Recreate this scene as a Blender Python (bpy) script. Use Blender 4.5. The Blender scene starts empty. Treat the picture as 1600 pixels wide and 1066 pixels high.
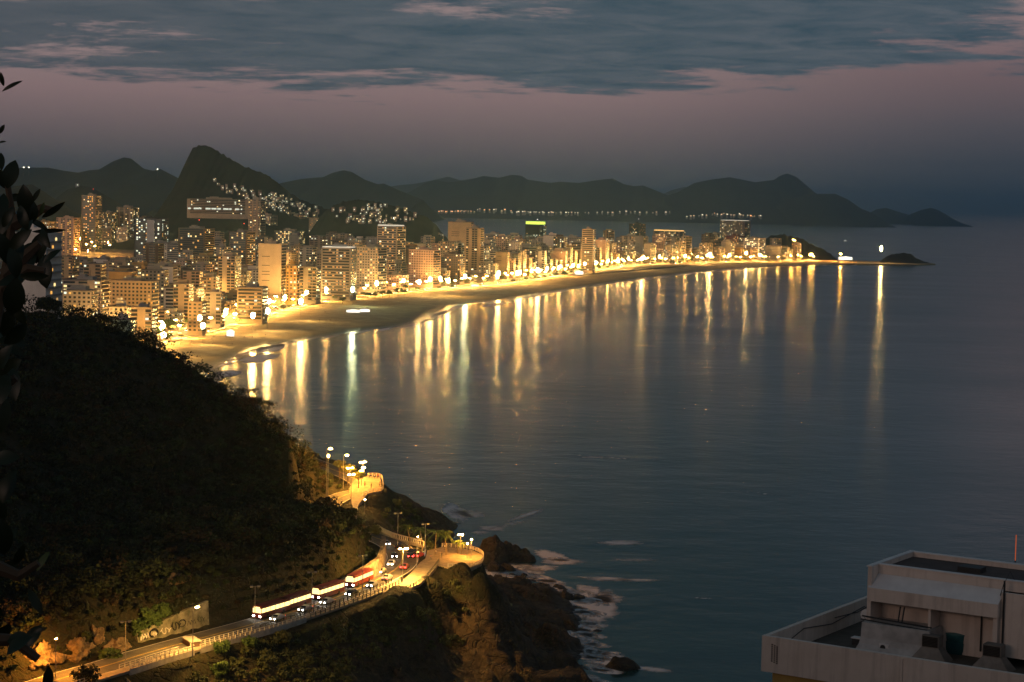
import bpy, math, random
import numpy as np
from mathutils import Vector, Matrix, noise as MN
from mathutils.bvhtree import BVHTree
random.seed(7); NR = np.random.default_rng(7)
scene = bpy.context.scene
COL = scene.collection
R = math.radians

# ------------------------------------------------------------------ camera
F, CX, CY, H = 3111.1, 800.0, 533.0, 125.0          # 70 mm lens, 125 m above the sea
PITCH, ROLL = R(4.08), R(1.2)
fw = Vector((0, math.cos(PITCH), -math.sin(PITCH))); up0 = Vector((0, math.sin(PITCH), math.cos(PITCH))); rt0 = Vector((1, 0, 0))
rt = rt0 * math.cos(ROLL) + up0 * math.sin(ROLL); up = up0 * math.cos(ROLL) - rt0 * math.sin(ROLL)
cam = bpy.data.objects.new('camera', bpy.data.cameras.new('camera')); COL.objects.link(cam)
cam.data.lens = 70; cam.data.sensor_width = 36; cam.data.clip_start = 0.5; cam.data.clip_end = 120000
M4 = Matrix.Identity(4)
for i in range(3):
    M4[i][0] = rt[i]; M4[i][1] = up[i]; M4[i][2] = -fw[i]
M4[2][3] = H
cam.matrix_world = M4
scene.camera = cam

# ------------------------------------------------------------------ render settings, exposure
scene.render.engine = 'CYCLES'
scene.view_settings.view_transform = 'Standard'; scene.view_settings.look = 'None'
scene.view_settings.gamma = 1; scene.view_settings.use_curve_mapping = False
scene.view_settings.exposure = 0.0
cy = scene.cycles
cy.use_denoising = True; cy.max_bounces = 4; cy.diffuse_bounces = 2; cy.glossy_bounces = 2; cy.transmission_bounces = 2
cy.volume_bounces = 0; cy.transparent_max_bounces = 6; cy.sample_clamp_indirect = 2.0; cy.sample_clamp_direct = 0
cy.use_light_tree = True; cy.caustics_reflective = False; cy.caustics_refractive = False

# ------------------------------------------------------------------ node helpers
class NT:
    def __init__(s, tree): s.t = tree; s.n = tree.nodes; s.l = tree.links
    def node(s, kind, ins=None, **kw):
        nd = s.n.new(kind)
        for k, v in kw.items(): setattr(nd, k, v)
        for k, v in (ins or {}).items():
            sock = nd.inputs[k]
            if hasattr(v, 'is_output'): s.l.new(v, sock)
            else: sock.default_value = v
        return nd
    def math(s, op, a, b=0.0, c=0.0, clamp=False):
        nd = s.node('ShaderNodeMath', {0: a, 1: b, 2: c}, operation=op, use_clamp=clamp); return nd.outputs[0]
    def mix(s, f, a, b, blend='MIX'):
        nd = s.n.new('ShaderNodeMix'); nd.data_type = 'RGBA'; nd.blend_type = blend
        for i, v in ((0, f), (6, a), (7, b)):
            if hasattr(v, 'is_output'): s.l.new(v, nd.inputs[i])
            else: nd.inputs[i].default_value = v if i == 0 else (tuple(v) + (1,))[:4]
        return nd.outputs[2]
    def maprange(s, v, a, b, c=0.0, d=1.0, smooth=False):
        nd = s.node('ShaderNodeMapRange', {0: v, 1: a, 2: b, 3: c, 4: d}); nd.clamp = True
        if smooth: nd.interpolation_type = 'SMOOTHSTEP'
        return nd.outputs[0]
    def noise(s, vec, scale, detail=4, rough=0.55, dist=0.0):
        nd = s.node('ShaderNodeTexNoise', {'Vector': vec, 'Scale': scale, 'Detail': detail, 'Roughness': rough, 'Distortion': dist})
        return nd.outputs[0]
    def ramp(s, f, stops):
        nd = s.node('ShaderNodeValToRGB', {0: f}); el = nd.color_ramp.elements
        while len(el) < len(stops): el.new(0.5)
        for e, (p, c) in zip(el, stops): e.position = p; e.color = tuple(c) + (1,)
        return nd.outputs[0]

# ------------------------------------------------------------------ world: dusk sky with streaky cloud deck
SUN_EL, SUN_AZ = R(2.0), R(226)                     # the sun has just gone down behind the camera
world = bpy.data.worlds.new('World'); scene.world = world; world.use_nodes = True
w = NT(world.node_tree); w.n.clear()
tc = w.node('ShaderNodeTexCoord').outputs['Generated']
sep = w.node('ShaderNodeSeparateXYZ', {0: tc}).outputs
dx, dy, dz = sep[0], sep[1], sep[2]
el01 = w.maprange(dz, 0.0, 0.25)
base = w.ramp(el01, [(0.0, (.098, .098, .110)), (0.06, (.108, .098, .106)), (0.12, (.170, .125, .134)), (0.20, (.265, .175, .182)),
                     (0.28, (.300, .215, .216)), (0.40, (.285, .215, .218)), (0.60, (.075, .105, .14)), (1.0, (.05, .08, .11))])
bluer = w.ramp(el01, [(0.0, (.040, .050, .062)), (0.09, (.058, .063, .078)), (0.16, (.095, .084, .098)), (0.26, (.170, .115, .125)),
                      (0.34, (.235, .165, .172)), (0.42, (.23, .18, .185)), (0.6, (.10, .12, .15)), (1.0, (.06, .085, .115))])
azr = w.maprange(dx, 0.0, 0.25, 0.0, 1.0, True)
base = w.mix(azr, base, bluer)
den = w.math('ADD', w.math('MAXIMUM', dz, 0.0), 0.035)
cu = w.math('DIVIDE', dx, den); cv = w.math('DIVIDE', dy, den)
cvec = w.node('ShaderNodeCombineXYZ', {0: cu, 1: cv, 2: 0.0}).outputs[0]
cvec2 = w.node('ShaderNodeVectorMath', {0: cvec, 1: (0.75, 0.72, 1.0)}, operation='MULTIPLY').outputs[0]
n1 = w.noise(cvec2, 1.05, 9, 0.62, 0.5)
n2 = w.noise(cvec2, 3.4, 8, 0.68, 0.3)
n3 = w.noise(cvec, 0.42, 3, 0.5)
n4 = w.noise(cvec2, 9.0, 6, 0.7, 0.6)
edge = w.math('ADD', w.maprange(dx, -0.05, 0.22, 0.054, 0.066), w.maprange(dx, -0.25, -0.1, 0.002, 0.0))
rise = w.math('MULTIPLY', w.math('SUBTRACT', dz, edge), 15.0)
rise = w.math('MINIMUM', rise, 0.13)
cov = w.math('ADD', w.math('ADD', w.math('MULTIPLY', n1, 0.75), w.math('MULTIPLY', n2, 0.38)), rise)
cov = w.math('ADD', cov, w.math('MULTIPLY', w.math('SUBTRACT', n3, 0.5), 0.30))
cov = w.math('ADD', cov, w.math('MULTIPLY', w.math('SUBTRACT', n4, 0.5), 0.16))
gap = w.maprange(w.math('ADD', w.math('MULTIPLY', dx, 1.0), w.math('MULTIPLY', dz, 0.9)), 0.295, 0.345, 0.0, 0.17, True)
gapl = w.maprange(dx, -0.13, -0.25, 0.0, 0.07, True)
cov = w.math('SUBTRACT', w.math('SUBTRACT', cov, gap), gapl)
mask = w.maprange(cov, 0.505, 0.625, 0.0, 1.0, True)
tex = w.noise(cvec2, 3.2, 9, 0.66, 0.5)
ccol = w.mix(w.maprange(tex, 0.34, 0.68), (.030, .068, .098), (.098, .120, .145))
ccol = w.mix(w.maprange(dx, -0.02, -0.25, 0.0, 0.45), ccol, (.082, .082, .095))
ccol = w.mix(w.maprange(dz, 0.10, 0.22, 0.0, 0.8, True), ccol, (.020, .052, .064))
skyc = w.mix(w.math('MULTIPLY', mask, 0.96), base, ccol)
ground = w.maprange(dz, -0.02, 0.0)
skyc = w.mix(ground, (.02, .022, .025), skyc)
# afterglow in the west, behind the camera
west = w.math('MULTIPLY', w.maprange(dy, 0.0, -0.9, 0.0, 1.0, True), w.maprange(dz, 0.75, 0.0))
skyc = w.mix(w.math('MULTIPLY', west, 1.0), skyc, (.22, .185, .185))
nish = w.node('ShaderNodeTexSky', sky_type='NISHITA', sun_disc=False, sun_elevation=SUN_EL, sun_rotation=SUN_AZ, air_density=1.0, dust_density=2.0)
nb = w.node('ShaderNodeBackground', {0: nish.outputs[0], 1: 0.0015})
cb = w.node('ShaderNodeBackground', {0: skyc, 1: 1.0})
addw = w.node('ShaderNodeAddShader', {0: nb.outputs[0], 1: cb.outputs[0]})
wo = w.node('ShaderNodeOutputWorld', {0: addw.outputs[0]})

# last light of the sunset, very weak and wide
sl = bpy.data.lights.new('sun', 'SUN'); sl.energy = 0.7; sl.angle = R(25); sl.color = (1.0, .68, .54)
sun = bpy.data.objects.new('sun', sl); COL.objects.link(sun)
sdir = Vector((-0.72, -0.70, 0.12)).normalized()
sun.rotation_euler = sdir.to_track_quat('Z', 'Y').to_euler()

# ------------------------------------------------------------------ photograph measurements -> metres
def ray(px, py): return fw + rt * ((px - CX) / F) - up * ((py - CY) / F)
def at_z(px, py, z):
    d = ray(px, py); t = (z - H) / d.z
    return Vector((d.x * t, d.y * t, z))
def at_d(px, py, Y):
    d = ray(px, py); t = Y / d.y
    return Vector((d.x * t, Y, H + d.z * t))
def proj(p):
    q = Vector(p) - Vector((0, 0, H)); k = q.dot(fw)
    return CX + F * q.dot(rt) / k, CY - F * q.dot(up) / k
def smooth(pts, n):
    """resample a polyline of Vectors: Catmull-Rom, then n points evenly by length"""
    P = [pts[0] * 2 - pts[1]] + list(pts) + [pts[-1] * 2 - pts[-2]]
    out = []
    for i in range(1, len(P) - 2):
        for k in range(12):
            t = k / 12; a, b, c, d = P[i-1], P[i], P[i+1], P[i+2]
            out.append(0.5 * ((2*b) + (c - a)*t + (2*a - 5*b + 4*c - d)*t*t + (3*b - a - 3*c + d)*t**3))
    out.append(pts[-1].copy())
    L = [0.0]
    for i in range(1, len(out)): L.append(L[-1] + (out[i] - out[i-1]).length)
    res = []; j = 0
    for k in range(n):
        s = L[-1] * k / (n - 1)
        while j < len(L) - 2 and L[j+1] < s: j += 1
        t = (s - L[j]) / max(1e-9, L[j+1] - L[j]); res.append(out[j].lerp(out[j+1], min(1, max(0, t))))
    return res
def tang(pl, i):
    a = pl[max(0, i-1)]; b = pl[min(len(pl)-1, i+1)]
    t = (b - a); t.z = 0; return t.normalized()

# ------------------------------------------------------------------ materials
MATS = {}
def mat(name, col, rough=0.8, metal=0.0, var=0.25, scale=0.3, spec=0.3, bump=0.0, bscale=1.0, col2=None):
    if name in MATS: return MATS[name]
    m = bpy.data.materials.new(name); m.use_nodes = True; t = NT(m.node_tree); t.n.clear()
    o = t.node('ShaderNodeTexCoord').outputs['Object']
    nz = t.noise(o, scale, 5, 0.6)
    c2 = col2 or tuple(c * (1 - var) for c in col)
    c1 = col if col2 else tuple(min(1, c * (1 + var * 0.5)) for c in col)
    c = t.mix(t.maprange(nz, 0.35, 0.65), c1, c2)
    b = t.node('ShaderNodeBsdfPrincipled', {'Base Color': c, 'Roughness': rough, 'Metallic': metal, 'Specular IOR Level': spec})
    if bump:
        h = t.noise(o, bscale, 6, 0.65)
        t.l.new(t.node('ShaderNodeBump', {'Height': h, 'Strength': bump, 'Distance': 1.0}).outputs[0], b.inputs['Normal'])
    t.node('ShaderNodeOutputMaterial', {0: b.outputs[0]})
    MATS[name] = m; return m
def glow(name, col, strength, sample=False, base=(.1, .1, .1)):
    if name in MATS: return MATS[name]
    m = bpy.data.materials.new(name); m.use_nodes = True; t = NT(m.node_tree); t.n.clear()
    e = t.node('ShaderNodeEmission', {0: tuple(col) + (1,), 1: strength})
    t.node('ShaderNodeOutputMaterial', {0: e.outputs[0]})
    m.cycles.emission_sampling = 'AUTO' if sample else 'NONE'
    MATS[name] = m; return m
WALLC = dict(cream=(.40, .33, .25), white=(.56, .52, .47), grey=(.24, .225, .21), tan=(.31, .24, .165), brown=(.11, .075, .05), dark=(.04, .036, .033),
             pink=(.42, .29, .23), ochre=(.36, .23, .09), teal=(.17, .25, .21), concrete=(.29, .26, .225), maroon=(.16, .045, .04))
WALLC = {k: tuple(min(.8, v * 1.2) for v in c) for k, c in WALLC.items()}
for k, c in WALLC.items(): mat('wall_' + k, c, 0.85, var=0.16, scale=0.08)
GLASS = mat('dark_glass', (.022, .022, .024), 0.25, spec=0.5)
ROOFM = mat('roof_felt', (.16, .14, .13), 0.9, scale=0.15)
METAL = mat('grey_metal', (.28, .28, .29), 0.5, 0.6)
DARKM = mat('dark_metal', (.05, .05, .05), 0.6, 0.4)
CONC = mat('concrete', (.42, .39, .34), 0.9, scale=0.6)
ASPH = mat('asphalt', (.05, .048, .045), 0.8, scale=0.4, var=0.3)
PAVE = mat('paving', (.29, .235, .175), 0.85, scale=0.5, var=0.3)
WHITEP = mat('white_paint', (.75, .74, .70), 0.6, var=0.08)
RUBBER = mat('rubber', (.02, .02, .02), 0.9)
WOODM = mat('bark', (.10, .07, .045), 0.95, scale=2)
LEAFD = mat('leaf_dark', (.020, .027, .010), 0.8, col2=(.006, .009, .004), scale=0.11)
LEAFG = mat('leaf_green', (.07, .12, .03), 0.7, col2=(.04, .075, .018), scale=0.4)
LIT = [glow('window_amber', (1, .48, .10), 1.1), glow('window_yellow', (1, .74, .30), 1.5), glow('window_warm', (1, .58, .20), 0.65),
       glow('window_white', (.92, 1, .78), 1.3), glow('window_bright', (1, .82, .45), 3.0)]

# ------------------------------------------------------------------ mesh builder
class MB:
    def __init__(s): s.v = []; s.f = []; s.m = []
    def add(s, vs, fs, mi=0):
        o = len(s.v); s.v += [tuple(v) for v in vs]
        s.f += [tuple(i + o for i in f) for f in fs]; s.m += [mi] * len(fs)
    def box(s, x0, x1, y0, y1, z0, z1, mi=0, X=None):
        vs = [Vector(p) for p in ((x0,y0,z0),(x1,y0,z0),(x1,y1,z0),(x0,y1,z0),(x0,y0,z1),(x1,y0,z1),(x1,y1,z1),(x0,y1,z1))]
        if X: vs = [X @ v for v in vs]
        s.add(vs, [(0,3,2,1),(4,5,6,7),(0,1,5,4),(1,2,6,5),(2,3,7,6),(3,0,4,7)], mi)
    def quad(s, a, b, c, d, mi=0): s.add([a, b, c, d], [(0,1,2,3)], mi)
    def tube(s, pts, rad, n=8, mi=0, cap=True):
        pts = [Vector(p) for p in pts]; rs = rad if hasattr(rad, '__len__') else [rad] * len(pts)
        rings = []
        for i, p in enumerate(pts):
            t = (pts[min(i+1, len(pts)-1)] - pts[max(i-1, 0)]).normalized()
            a = t.cross(Vector((0, 0, 1)) if abs(t.z) < .9 else Vector((1, 0, 0))).normalized(); b = t.cross(a)
            rings.append([p + (a * math.cos(2*math.pi*k/n) + b * math.sin(2*math.pi*k/n)) * rs[i] for k in range(n)])
        vs = [v for r_ in rings for v in r_]
        fs = [(i*n+k, i*n+(k+1) % n, (i+1)*n+(k+1) % n, (i+1)*n+k) for i in range(len(pts)-1) for k in range(n)]
        if cap: fs += [tuple(range(n-1, -1, -1)), tuple((len(pts)-1)*n + k for k in range(n))]
        s.add(vs, fs, mi)
    def prism(s, outline, z0, z1, mi=0):
        n = len(outline); vs = [(p[0], p[1], z0) for p in outline] + [(p[0], p[1], z1) for p in outline]
        s.add(vs, [tuple(range(n-1, -1, -1)), tuple(range(n, 2*n))] + [(k, (k+1) % n, n+(k+1) % n, n+k) for k in range(n)], mi)
    def ball(s, c, r, nu=8, nv=6, mi=0, sq=(1, 1, 1)):
        vs = [(c[0], c[1], c[2] + r*sq[2])]
        for j in range(1, nv):
            a = math.pi * j / nv
            for k in range(nu):
                b = 2*math.pi*k/nu; vs.append((c[0]+r*sq[0]*math.sin(a)*math.cos(b), c[1]+r*sq[1]*math.sin(a)*math.sin(b), c[2]+r*sq[2]*math.cos(a)))
        vs.append((c[0], c[1], c[2] - r*sq[2])); L = len(vs) - 1
        fs = [(0, 1+k, 1+(k+1) % nu) for k in range(nu)]
        for j in range(nv-2):
            for k in range(nu): fs.append((1+j*nu+k, 1+(j+1)*nu+k, 1+(j+1)*nu+(k+1) % nu, 1+j*nu+(k+1) % nu))
        fs += [(1+(nv-2)*nu+k, L, 1+(nv-2)*nu+(k+1) % nu) for k in range(nu)]
        s.add(vs, fs, mi)
    def mesh(s, name, mats, sm=False):
        me = bpy.data.meshes.new(name); me.from_pydata(s.v, [], s.f)
        for m in mats if isinstance(mats, (list, tuple)) else [mats]: me.materials.append(m)
        me.polygons.foreach_set('material_index', s.m)
        if sm: me.polygons.foreach_set('use_smooth', [True] * len(s.f))
        me.update(); return me
    def build(s, name, mats, parent=None, loc=None, sm=False): return put(name, s.mesh(name, mats, sm), parent, loc)
def put(name, me, parent=None, loc=None, rz=None):
    o = bpy.data.objects.new(name, me); COL.objects.link(o)
    if parent: o.parent = parent
    if loc is not None: o.location = loc
    if rz is not None: o.rotation_euler.z = rz
    return o
def tag(o, label=None, cat=None, group=None, kind=None):
    if label: o['label'] = label
    if cat: o['category'] = cat
    if group: o['group'] = group
    if kind: o['kind'] = kind
    return o
def thing(name, label, cat, loc=(0, 0, 0), rz=0, group=None):
    return tag(put(name, None, None, loc, rz), label, cat, group)
KIDS = {}
def dup(root, loc, rz=0.0, label=None, group=None, scale=None):
    r_ = root.copy(); COL.objects.link(r_); r_.location = loc; r_.rotation_euler = (0, 0, rz)
    if scale: r_.scale = (scale,) * 3
    if label: r_['label'] = label
    if group: r_['group'] = group
    for ch in KIDS.setdefault(root.name, list(root.children)):
        c = ch.copy(); COL.objects.link(c); c.parent = r_
        for g in KIDS.setdefault(ch.name, list(ch.children)):
            d = g.copy(); COL.objects.link(d); d.parent = c
    return r_
def np_mesh(name, V, Fq, mats, mi=None, sm=False):
    me = bpy.data.meshes.new(name); k = Fq.shape[1]
    me.vertices.add(len(V)); me.vertices.foreach_set('co', np.asarray(V, dtype=np.float32).ravel())
    me.loops.add(Fq.size); me.loops.foreach_set('vertex_index', Fq.astype(np.int32).ravel())
    me.polygons.add(len(Fq)); me.polygons.foreach_set('loop_start', np.arange(len(Fq), dtype=np.int32) * k)
    for m in mats: me.materials.append(m)
    if mi is not None: me.polygons.foreach_set('material_index', np.asarray(mi, dtype=np.int32))
    if sm: me.polygons.foreach_set('use_smooth', np.ones(len(Fq), dtype=bool))
    me.update(calc_edges=True); return me
def leaf_cloud(C, Rad, per, size, sq=0.75, fill=0.35):
    """leaf-sized quads spread through ellipsoids: centres C (n,3), radii Rad (n,)"""
    n = len(C); tot = n * per
    d = NR.normal(size=(tot, 3)); d /= np.linalg.norm(d, axis=1)[:, None]
    d[:, 2] = np.where(d[:, 2] < -0.35, -d[:, 2], d[:, 2])
    rr = (fill + (1 - fill) * NR.random(tot) ** 0.5) * (0.8 + 0.35 * NR.random(tot))
    Rr = np.repeat(Rad, per)
    P = np.repeat(C, per, axis=0) + d * (rr * Rr)[:, None] * np.array([1, 1, sq])
    nrm = d + NR.normal(size=(tot, 3)) * 0.7; nrm /= np.linalg.norm(nrm, axis=1)[:, None]
    t = np.cross(nrm, NR.normal(size=(tot, 3))); t /= np.linalg.norm(t, axis=1)[:, None] + 1e-9
    b = np.cross(nrm, t); s = (size * (0.55 + 0.9 * NR.random(tot)))[:, None]
    V = np.stack([P - t*s, P - b*s*0.55, P + t*s, P + b*s*0.55], axis=1).reshape(-1, 3)
    return V, np.arange(tot * 4).reshape(-1, 4)

# ------------------------------------------------------------------ sea
def sea_material():
    m = bpy.data.materials.new('sea_water'); m.use_nodes = True; t = NT(m.node_tree); t.n.clear()
    o = t.node('ShaderNodeNewGeometry').outputs['Position']
    st = t.node('ShaderNodeVectorMath', {0: o, 1: (0.85, 1.0, 1.0)}, operation='MULTIPLY').outputs[0]
    a = t.noise(st, 0.035, 4, 0.6); b = t.noise(st, 0.16, 3, 0.6); c = t.noise(st, 0.006, 3, 0.5)
    hgt = t.math('ADD', t.math('MULTIPLY', a, 0.95), t.math('MULTIPLY', b, 0.16))
    bp = t.node('ShaderNodeBump', {'Height': hgt, 'Strength': 0.55, 'Distance': 1.0}).outputs[0]
    col = t.mix(t.maprange(c, 0.4, 0.68), (.005, .032, .032), (.009, .056, .054))
    rg = t.maprange(c, 0.3, 0.7, 0.15, 0.21)
    p = t.node('ShaderNodeBsdfPrincipled', {'Base Color': col, 'Roughness': rg, 'IOR': 1.33, 'Normal': bp, 'Specular IOR Level': 0.5})
    t.node('ShaderNodeOutputMaterial', {0: p.outputs[0]}); return m
b = MB(); b.quad((-50000, -3000, 0), (50000, -3000, 0), (50000, 50000, 0), (-50000, 50000, 0))
tag(b.build('sea', sea_material()), kind='structure')

# ------------------------------------------------------------------ bay: beach, promenade, avenue, city ground
WPX = [(250,575),(300,598),(385,549),(475,530),(590,513),(640,506),(717,477),(800,466),(930,445),(1075,427),(1200,417),(1362,413)]
PPX = [(170,565),(222,547),(275,532),(332,519),(400,500),(462,482),(525,470),(600,460),(662,455),(730,449),(800,443),(900,428),(1000,415),(1100,411),(1200,409),(1300,407)]
PR = smooth([Vector((-283, 1150, 4)), Vector((-287, 1300, 4))] + [at_z(x, y, 4) for x, y in PPX], 240)
WT = smooth([Vector((-180, 1130, 0)), Vector((-196, 1240, 0))] + [at_z(x, y, 0) for x, y in WPX[1:]], 240)
PLEN = sum((PR[i+1] - PR[i]).length for i in range(239))
def pr(s):
    f_ = max(0, min(238.99, s / PLEN * 239)); i = int(f_); p = PR[i].lerp(PR[i+1], f_ - i); t = tang(PR, i)
    return p, t, Vector((-t.y, t.x, 0))
def near_tan(p):
    i = min(range(0, 240, 3), key=lambda k: (PR[k].x - p.x)**2 + (PR[k].y - p.y)**2); i = min(238, i)
    return tang(PR, min(i, 215)), i
def sand_material():
    m = bpy.data.materials.new('sand'); m.use_nodes = True; t = NT(m.node_tree); t.n.clear()
    o = t.node('ShaderNodeNewGeometry').outputs['Position']; z = t.node('ShaderNodeSeparateXYZ', {0: o}).outputs[2]
    n = t.noise(o, 0.05, 6, 0.65); n2 = t.noise(o, 0.6, 4, 0.6)
    c = t.mix(t.maprange(n, 0.38, 0.62), (.52, .41, .23), (.34, .26, .14)); c = t.mix(t.maprange(n2, 0.4, 0.7, 0, .35), c, (.20, .16, .10))
    c = t.mix(t.maprange(t.math('ADD', z, t.math('MULTIPLY', n, 1.2)), 0.9, 1.9), (.10, .085, .06), c)
    rg = t.maprange(z, 0.3, 1.2, 0.3, 0.95)
    bp = t.node('ShaderNodeBump', {'Height': n2, 'Strength': 0.6, 'Distance': 0.4}).outputs[0]
    p = t.node('ShaderNodeBsdfPrincipled', {'Base Color': c, 'Roughness': rg, 'Normal': bp, 'Specular IOR Level': 0.25})
    t.node('ShaderNodeOutputMaterial', {0: p.outputs[0]}); return m
b = MB(); NC = 9
for i in range(240):
    for k in range(NC):
        u = -0.12 + 1.12 * k / (NC - 1)
        p = WT[i].lerp(PR[i], u)
        z = -1.0 if k == 0 else 0.15 + 3.7 * max(0, u) ** 0.7
        if 1 < k < NC - 1: z += 0.7 * (MN.noise(Vector((p.x/45, p.y/45, 3))))
        b.v.append((p.x, p.y, z))
for i in range(239):
    for k in range(NC - 1): b.f.append((i*NC+k, (i+1)*NC+k, (i+1)*NC+k+1, i*NC+k+1)); b.m.append(0)
tag(b.build('beach', sand_material(), sm=True), kind='structure')
def ribbon(name, u0, u1, z, m, kerb=0):
    bb = MB()
    for i in range(240):
        t = tang(PR, i); n = Vector((-t.y, t.x, 0))
        for u, zz in ([(u0, z - kerb)] if kerb else []) + [(u0, z), (u1, z)] + ([(u1, z - kerb)] if kerb else []):
            q = PR[i] + n * u; bb.v.append((q.x, q.y, zz))
    k = 4 if kerb else 2
    for i in range(239):
        for j in range(k - 1): bb.f.append((i*k+j, (i+1)*k+j, (i+1)*k+j+1, i*k+j+1)); bb.m.append(0)
    return tag(bb.build(name, m), kind='structure')
ribbon('promenade_pavement', -1, 9, 4.25, PAVE, 1.2)
ribbon('avenue_road', 9, 31, 4.06, ASPH)
ribbon('city_pavement', 31, 38, 4.2, PAVE, 0.3)
b = MB()
for i in range(0, 240, 4):
    t = tang(PR, i); n = Vector((-t.y, t.x, 0)); fr = i / 239
    for u in (0.5, 60, 200, 500, 1400 - 900 * max(0, fr - .55) / .45):
        q = PR[i] + n * u; b.v.append((q.x, q.y, 4.0))
for i in range(59):
    for k in range(4): b.f.append((i*5+k, (i+1)*5+k, (i+1)*5+k+1, i*5+k+1)); b.m.append(0)
tag(b.build('city_ground', mat('city_ground', (.14, .125, .11), 0.9, scale=0.02)), kind='structure')
b = MB(); b.prism([(-2600, 1100), (-300, 1100), (-330, 1500), (-300, 2300), (60, 3100), (350, 3900), (720, 4500), (350, 5100), (-500, 5800), (-2600, 6000)], -2, 3.9)
tag(b.build('land', mat('land', (.10, .09, .075), 0.9, scale=0.01)), kind='structure')
b = MB()
for dxm, r_ in ((0, 1),): b.prism([(q.x, q.y) for q in smooth([at_z(x, y, 1) for x, y in [(1240,411),(1300,413),(1362,413.5),(1430,414),(1462,413.5)]], 14)] + [(q.x, q.y) for q in smooth([at_z(x, y, 1) for x, y in [(1440,410.5),(1362,409),(1300,406.5),(1240,404)]], 14)], -1, 2.5)
tag(b.build('sandspit', sand_material()), kind='structure')

# ------------------------------------------------------------------ mountains and hills
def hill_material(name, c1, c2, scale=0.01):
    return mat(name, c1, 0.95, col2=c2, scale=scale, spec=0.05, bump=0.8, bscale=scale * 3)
HM = hill_material('forest_far', (.014, .026, .031), (.009, .017, .021), 0.004)  # blue of the air in between is mixed into the forest colour
HM2 = hill_material('rock_hill', (.026, .022, .018), (.012, .014, .011), 0.02)
BV = {}
def mountain(name, prof, D, wf, wb, m, seed, kind='structure', amp=0.10, bump=0.0, pw=1.0, label=None, cat=None):
    xs = [p[0] for p in prof]; n = max(30, int((xs[-1] - xs[0]) / 3)); V = []; rows = 22
    for i in range(n + 1):
        px = xs[0] + (xs[-1] - xs[0]) * i / n; py = float(np.interp(px, xs, [p[1] for p in prof]))
        rp = at_d(px, py, D); rz = max(rp.z, -3)
        if bump: rz += bump * MN.fractal(Vector((px * .21, seed, 0)), 1, 2, 4)
        for j in range(-rows, rows + 1):
            t = abs(j) / rows; off = (-wf if j < 0 else wb) * t
            sc = (D + off) / D if name != 'x' else 1
            prof_z = (1 - t) ** pw
            x = rp.x + off * 0.05; y = D + off
            nz = MN.fractal(Vector((x, y, seed * 100)) / max(60, wf * .35), 1.0, 2.0, 5)
            z = rz * prof_z * (1 - (0.25 if j else 0) * t) + amp * rz * nz * math.sin(math.pi * min(1, t * 1.05)) - 4 * t
            if j < 0: z = min(z, H + (rz - H) * (D + off) / D - 1.0 * t) if rz > H else min(z, rz)
            V.append((x, y, z))
    W = 2 * rows + 1; V = np.array(V)
    Fq = np.array([(i*W+j, (i+1)*W+j, (i+1)*W+j+1, i*W+j+1) for i in range(n) for j in range(W-1)])
    me = np_mesh(name, V, Fq, [m], sm=True); o = put(name, me)
    tag(o, label, cat, kind=kind)
    BV[name + str(seed)] = BVHTree.FromPolygons([tuple(v) for v in V], [tuple(int(q) for q in f_) for f_ in Fq])
    return o
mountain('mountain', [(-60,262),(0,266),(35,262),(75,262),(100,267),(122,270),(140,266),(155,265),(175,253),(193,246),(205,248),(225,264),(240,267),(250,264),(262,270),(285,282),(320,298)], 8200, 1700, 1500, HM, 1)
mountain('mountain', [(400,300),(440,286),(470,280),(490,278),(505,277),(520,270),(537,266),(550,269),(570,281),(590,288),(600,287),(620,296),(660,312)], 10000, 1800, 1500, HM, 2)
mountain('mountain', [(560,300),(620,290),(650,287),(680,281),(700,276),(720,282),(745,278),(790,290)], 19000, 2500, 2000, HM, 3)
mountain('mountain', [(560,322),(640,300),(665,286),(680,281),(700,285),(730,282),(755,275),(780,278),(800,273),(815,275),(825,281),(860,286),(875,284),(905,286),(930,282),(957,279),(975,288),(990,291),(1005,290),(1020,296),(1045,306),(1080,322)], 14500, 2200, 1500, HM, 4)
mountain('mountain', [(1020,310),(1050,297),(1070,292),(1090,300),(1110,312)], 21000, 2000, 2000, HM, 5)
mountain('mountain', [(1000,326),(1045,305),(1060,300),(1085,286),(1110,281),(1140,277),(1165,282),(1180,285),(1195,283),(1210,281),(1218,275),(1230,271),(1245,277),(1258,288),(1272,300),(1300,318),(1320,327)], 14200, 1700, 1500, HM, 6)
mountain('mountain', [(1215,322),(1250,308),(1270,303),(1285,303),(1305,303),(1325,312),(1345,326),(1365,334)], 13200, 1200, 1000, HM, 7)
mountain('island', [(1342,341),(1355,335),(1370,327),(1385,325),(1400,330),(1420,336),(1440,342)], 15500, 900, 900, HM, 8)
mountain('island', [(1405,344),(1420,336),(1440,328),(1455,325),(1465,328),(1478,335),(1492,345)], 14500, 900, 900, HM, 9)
mountain('hill', [(-160,310),(-60,300),(0,293),(30,290),(50,288),(70,300),(95,320),(115,330),(150,352)], 4600, 700, 700, HM2, 10)
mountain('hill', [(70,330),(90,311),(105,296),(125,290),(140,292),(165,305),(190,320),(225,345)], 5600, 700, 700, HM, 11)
mountain('hill', [(235,352),(245,342),(258,325),(270,312),(280,292),(290,265),(297,242),(301,232),(308,227),(318,227),(332,231),(345,240),(360,248),(380,260),(400,267),(415,272),(432,284),(450,299),(470,312),(490,319),(520,330),(560,345)], 4700, 620, 700, HM2, 12, amp=0.12, bump=5)
mountain('hill', [(500,338),(520,322),(535,315),(560,312),(580,314),(600,318),(625,325),(645,332),(665,338),(680,350),(695,368)], 4250, 420, 500, HM2, 13, amp=0.08, bump=3)
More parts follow.
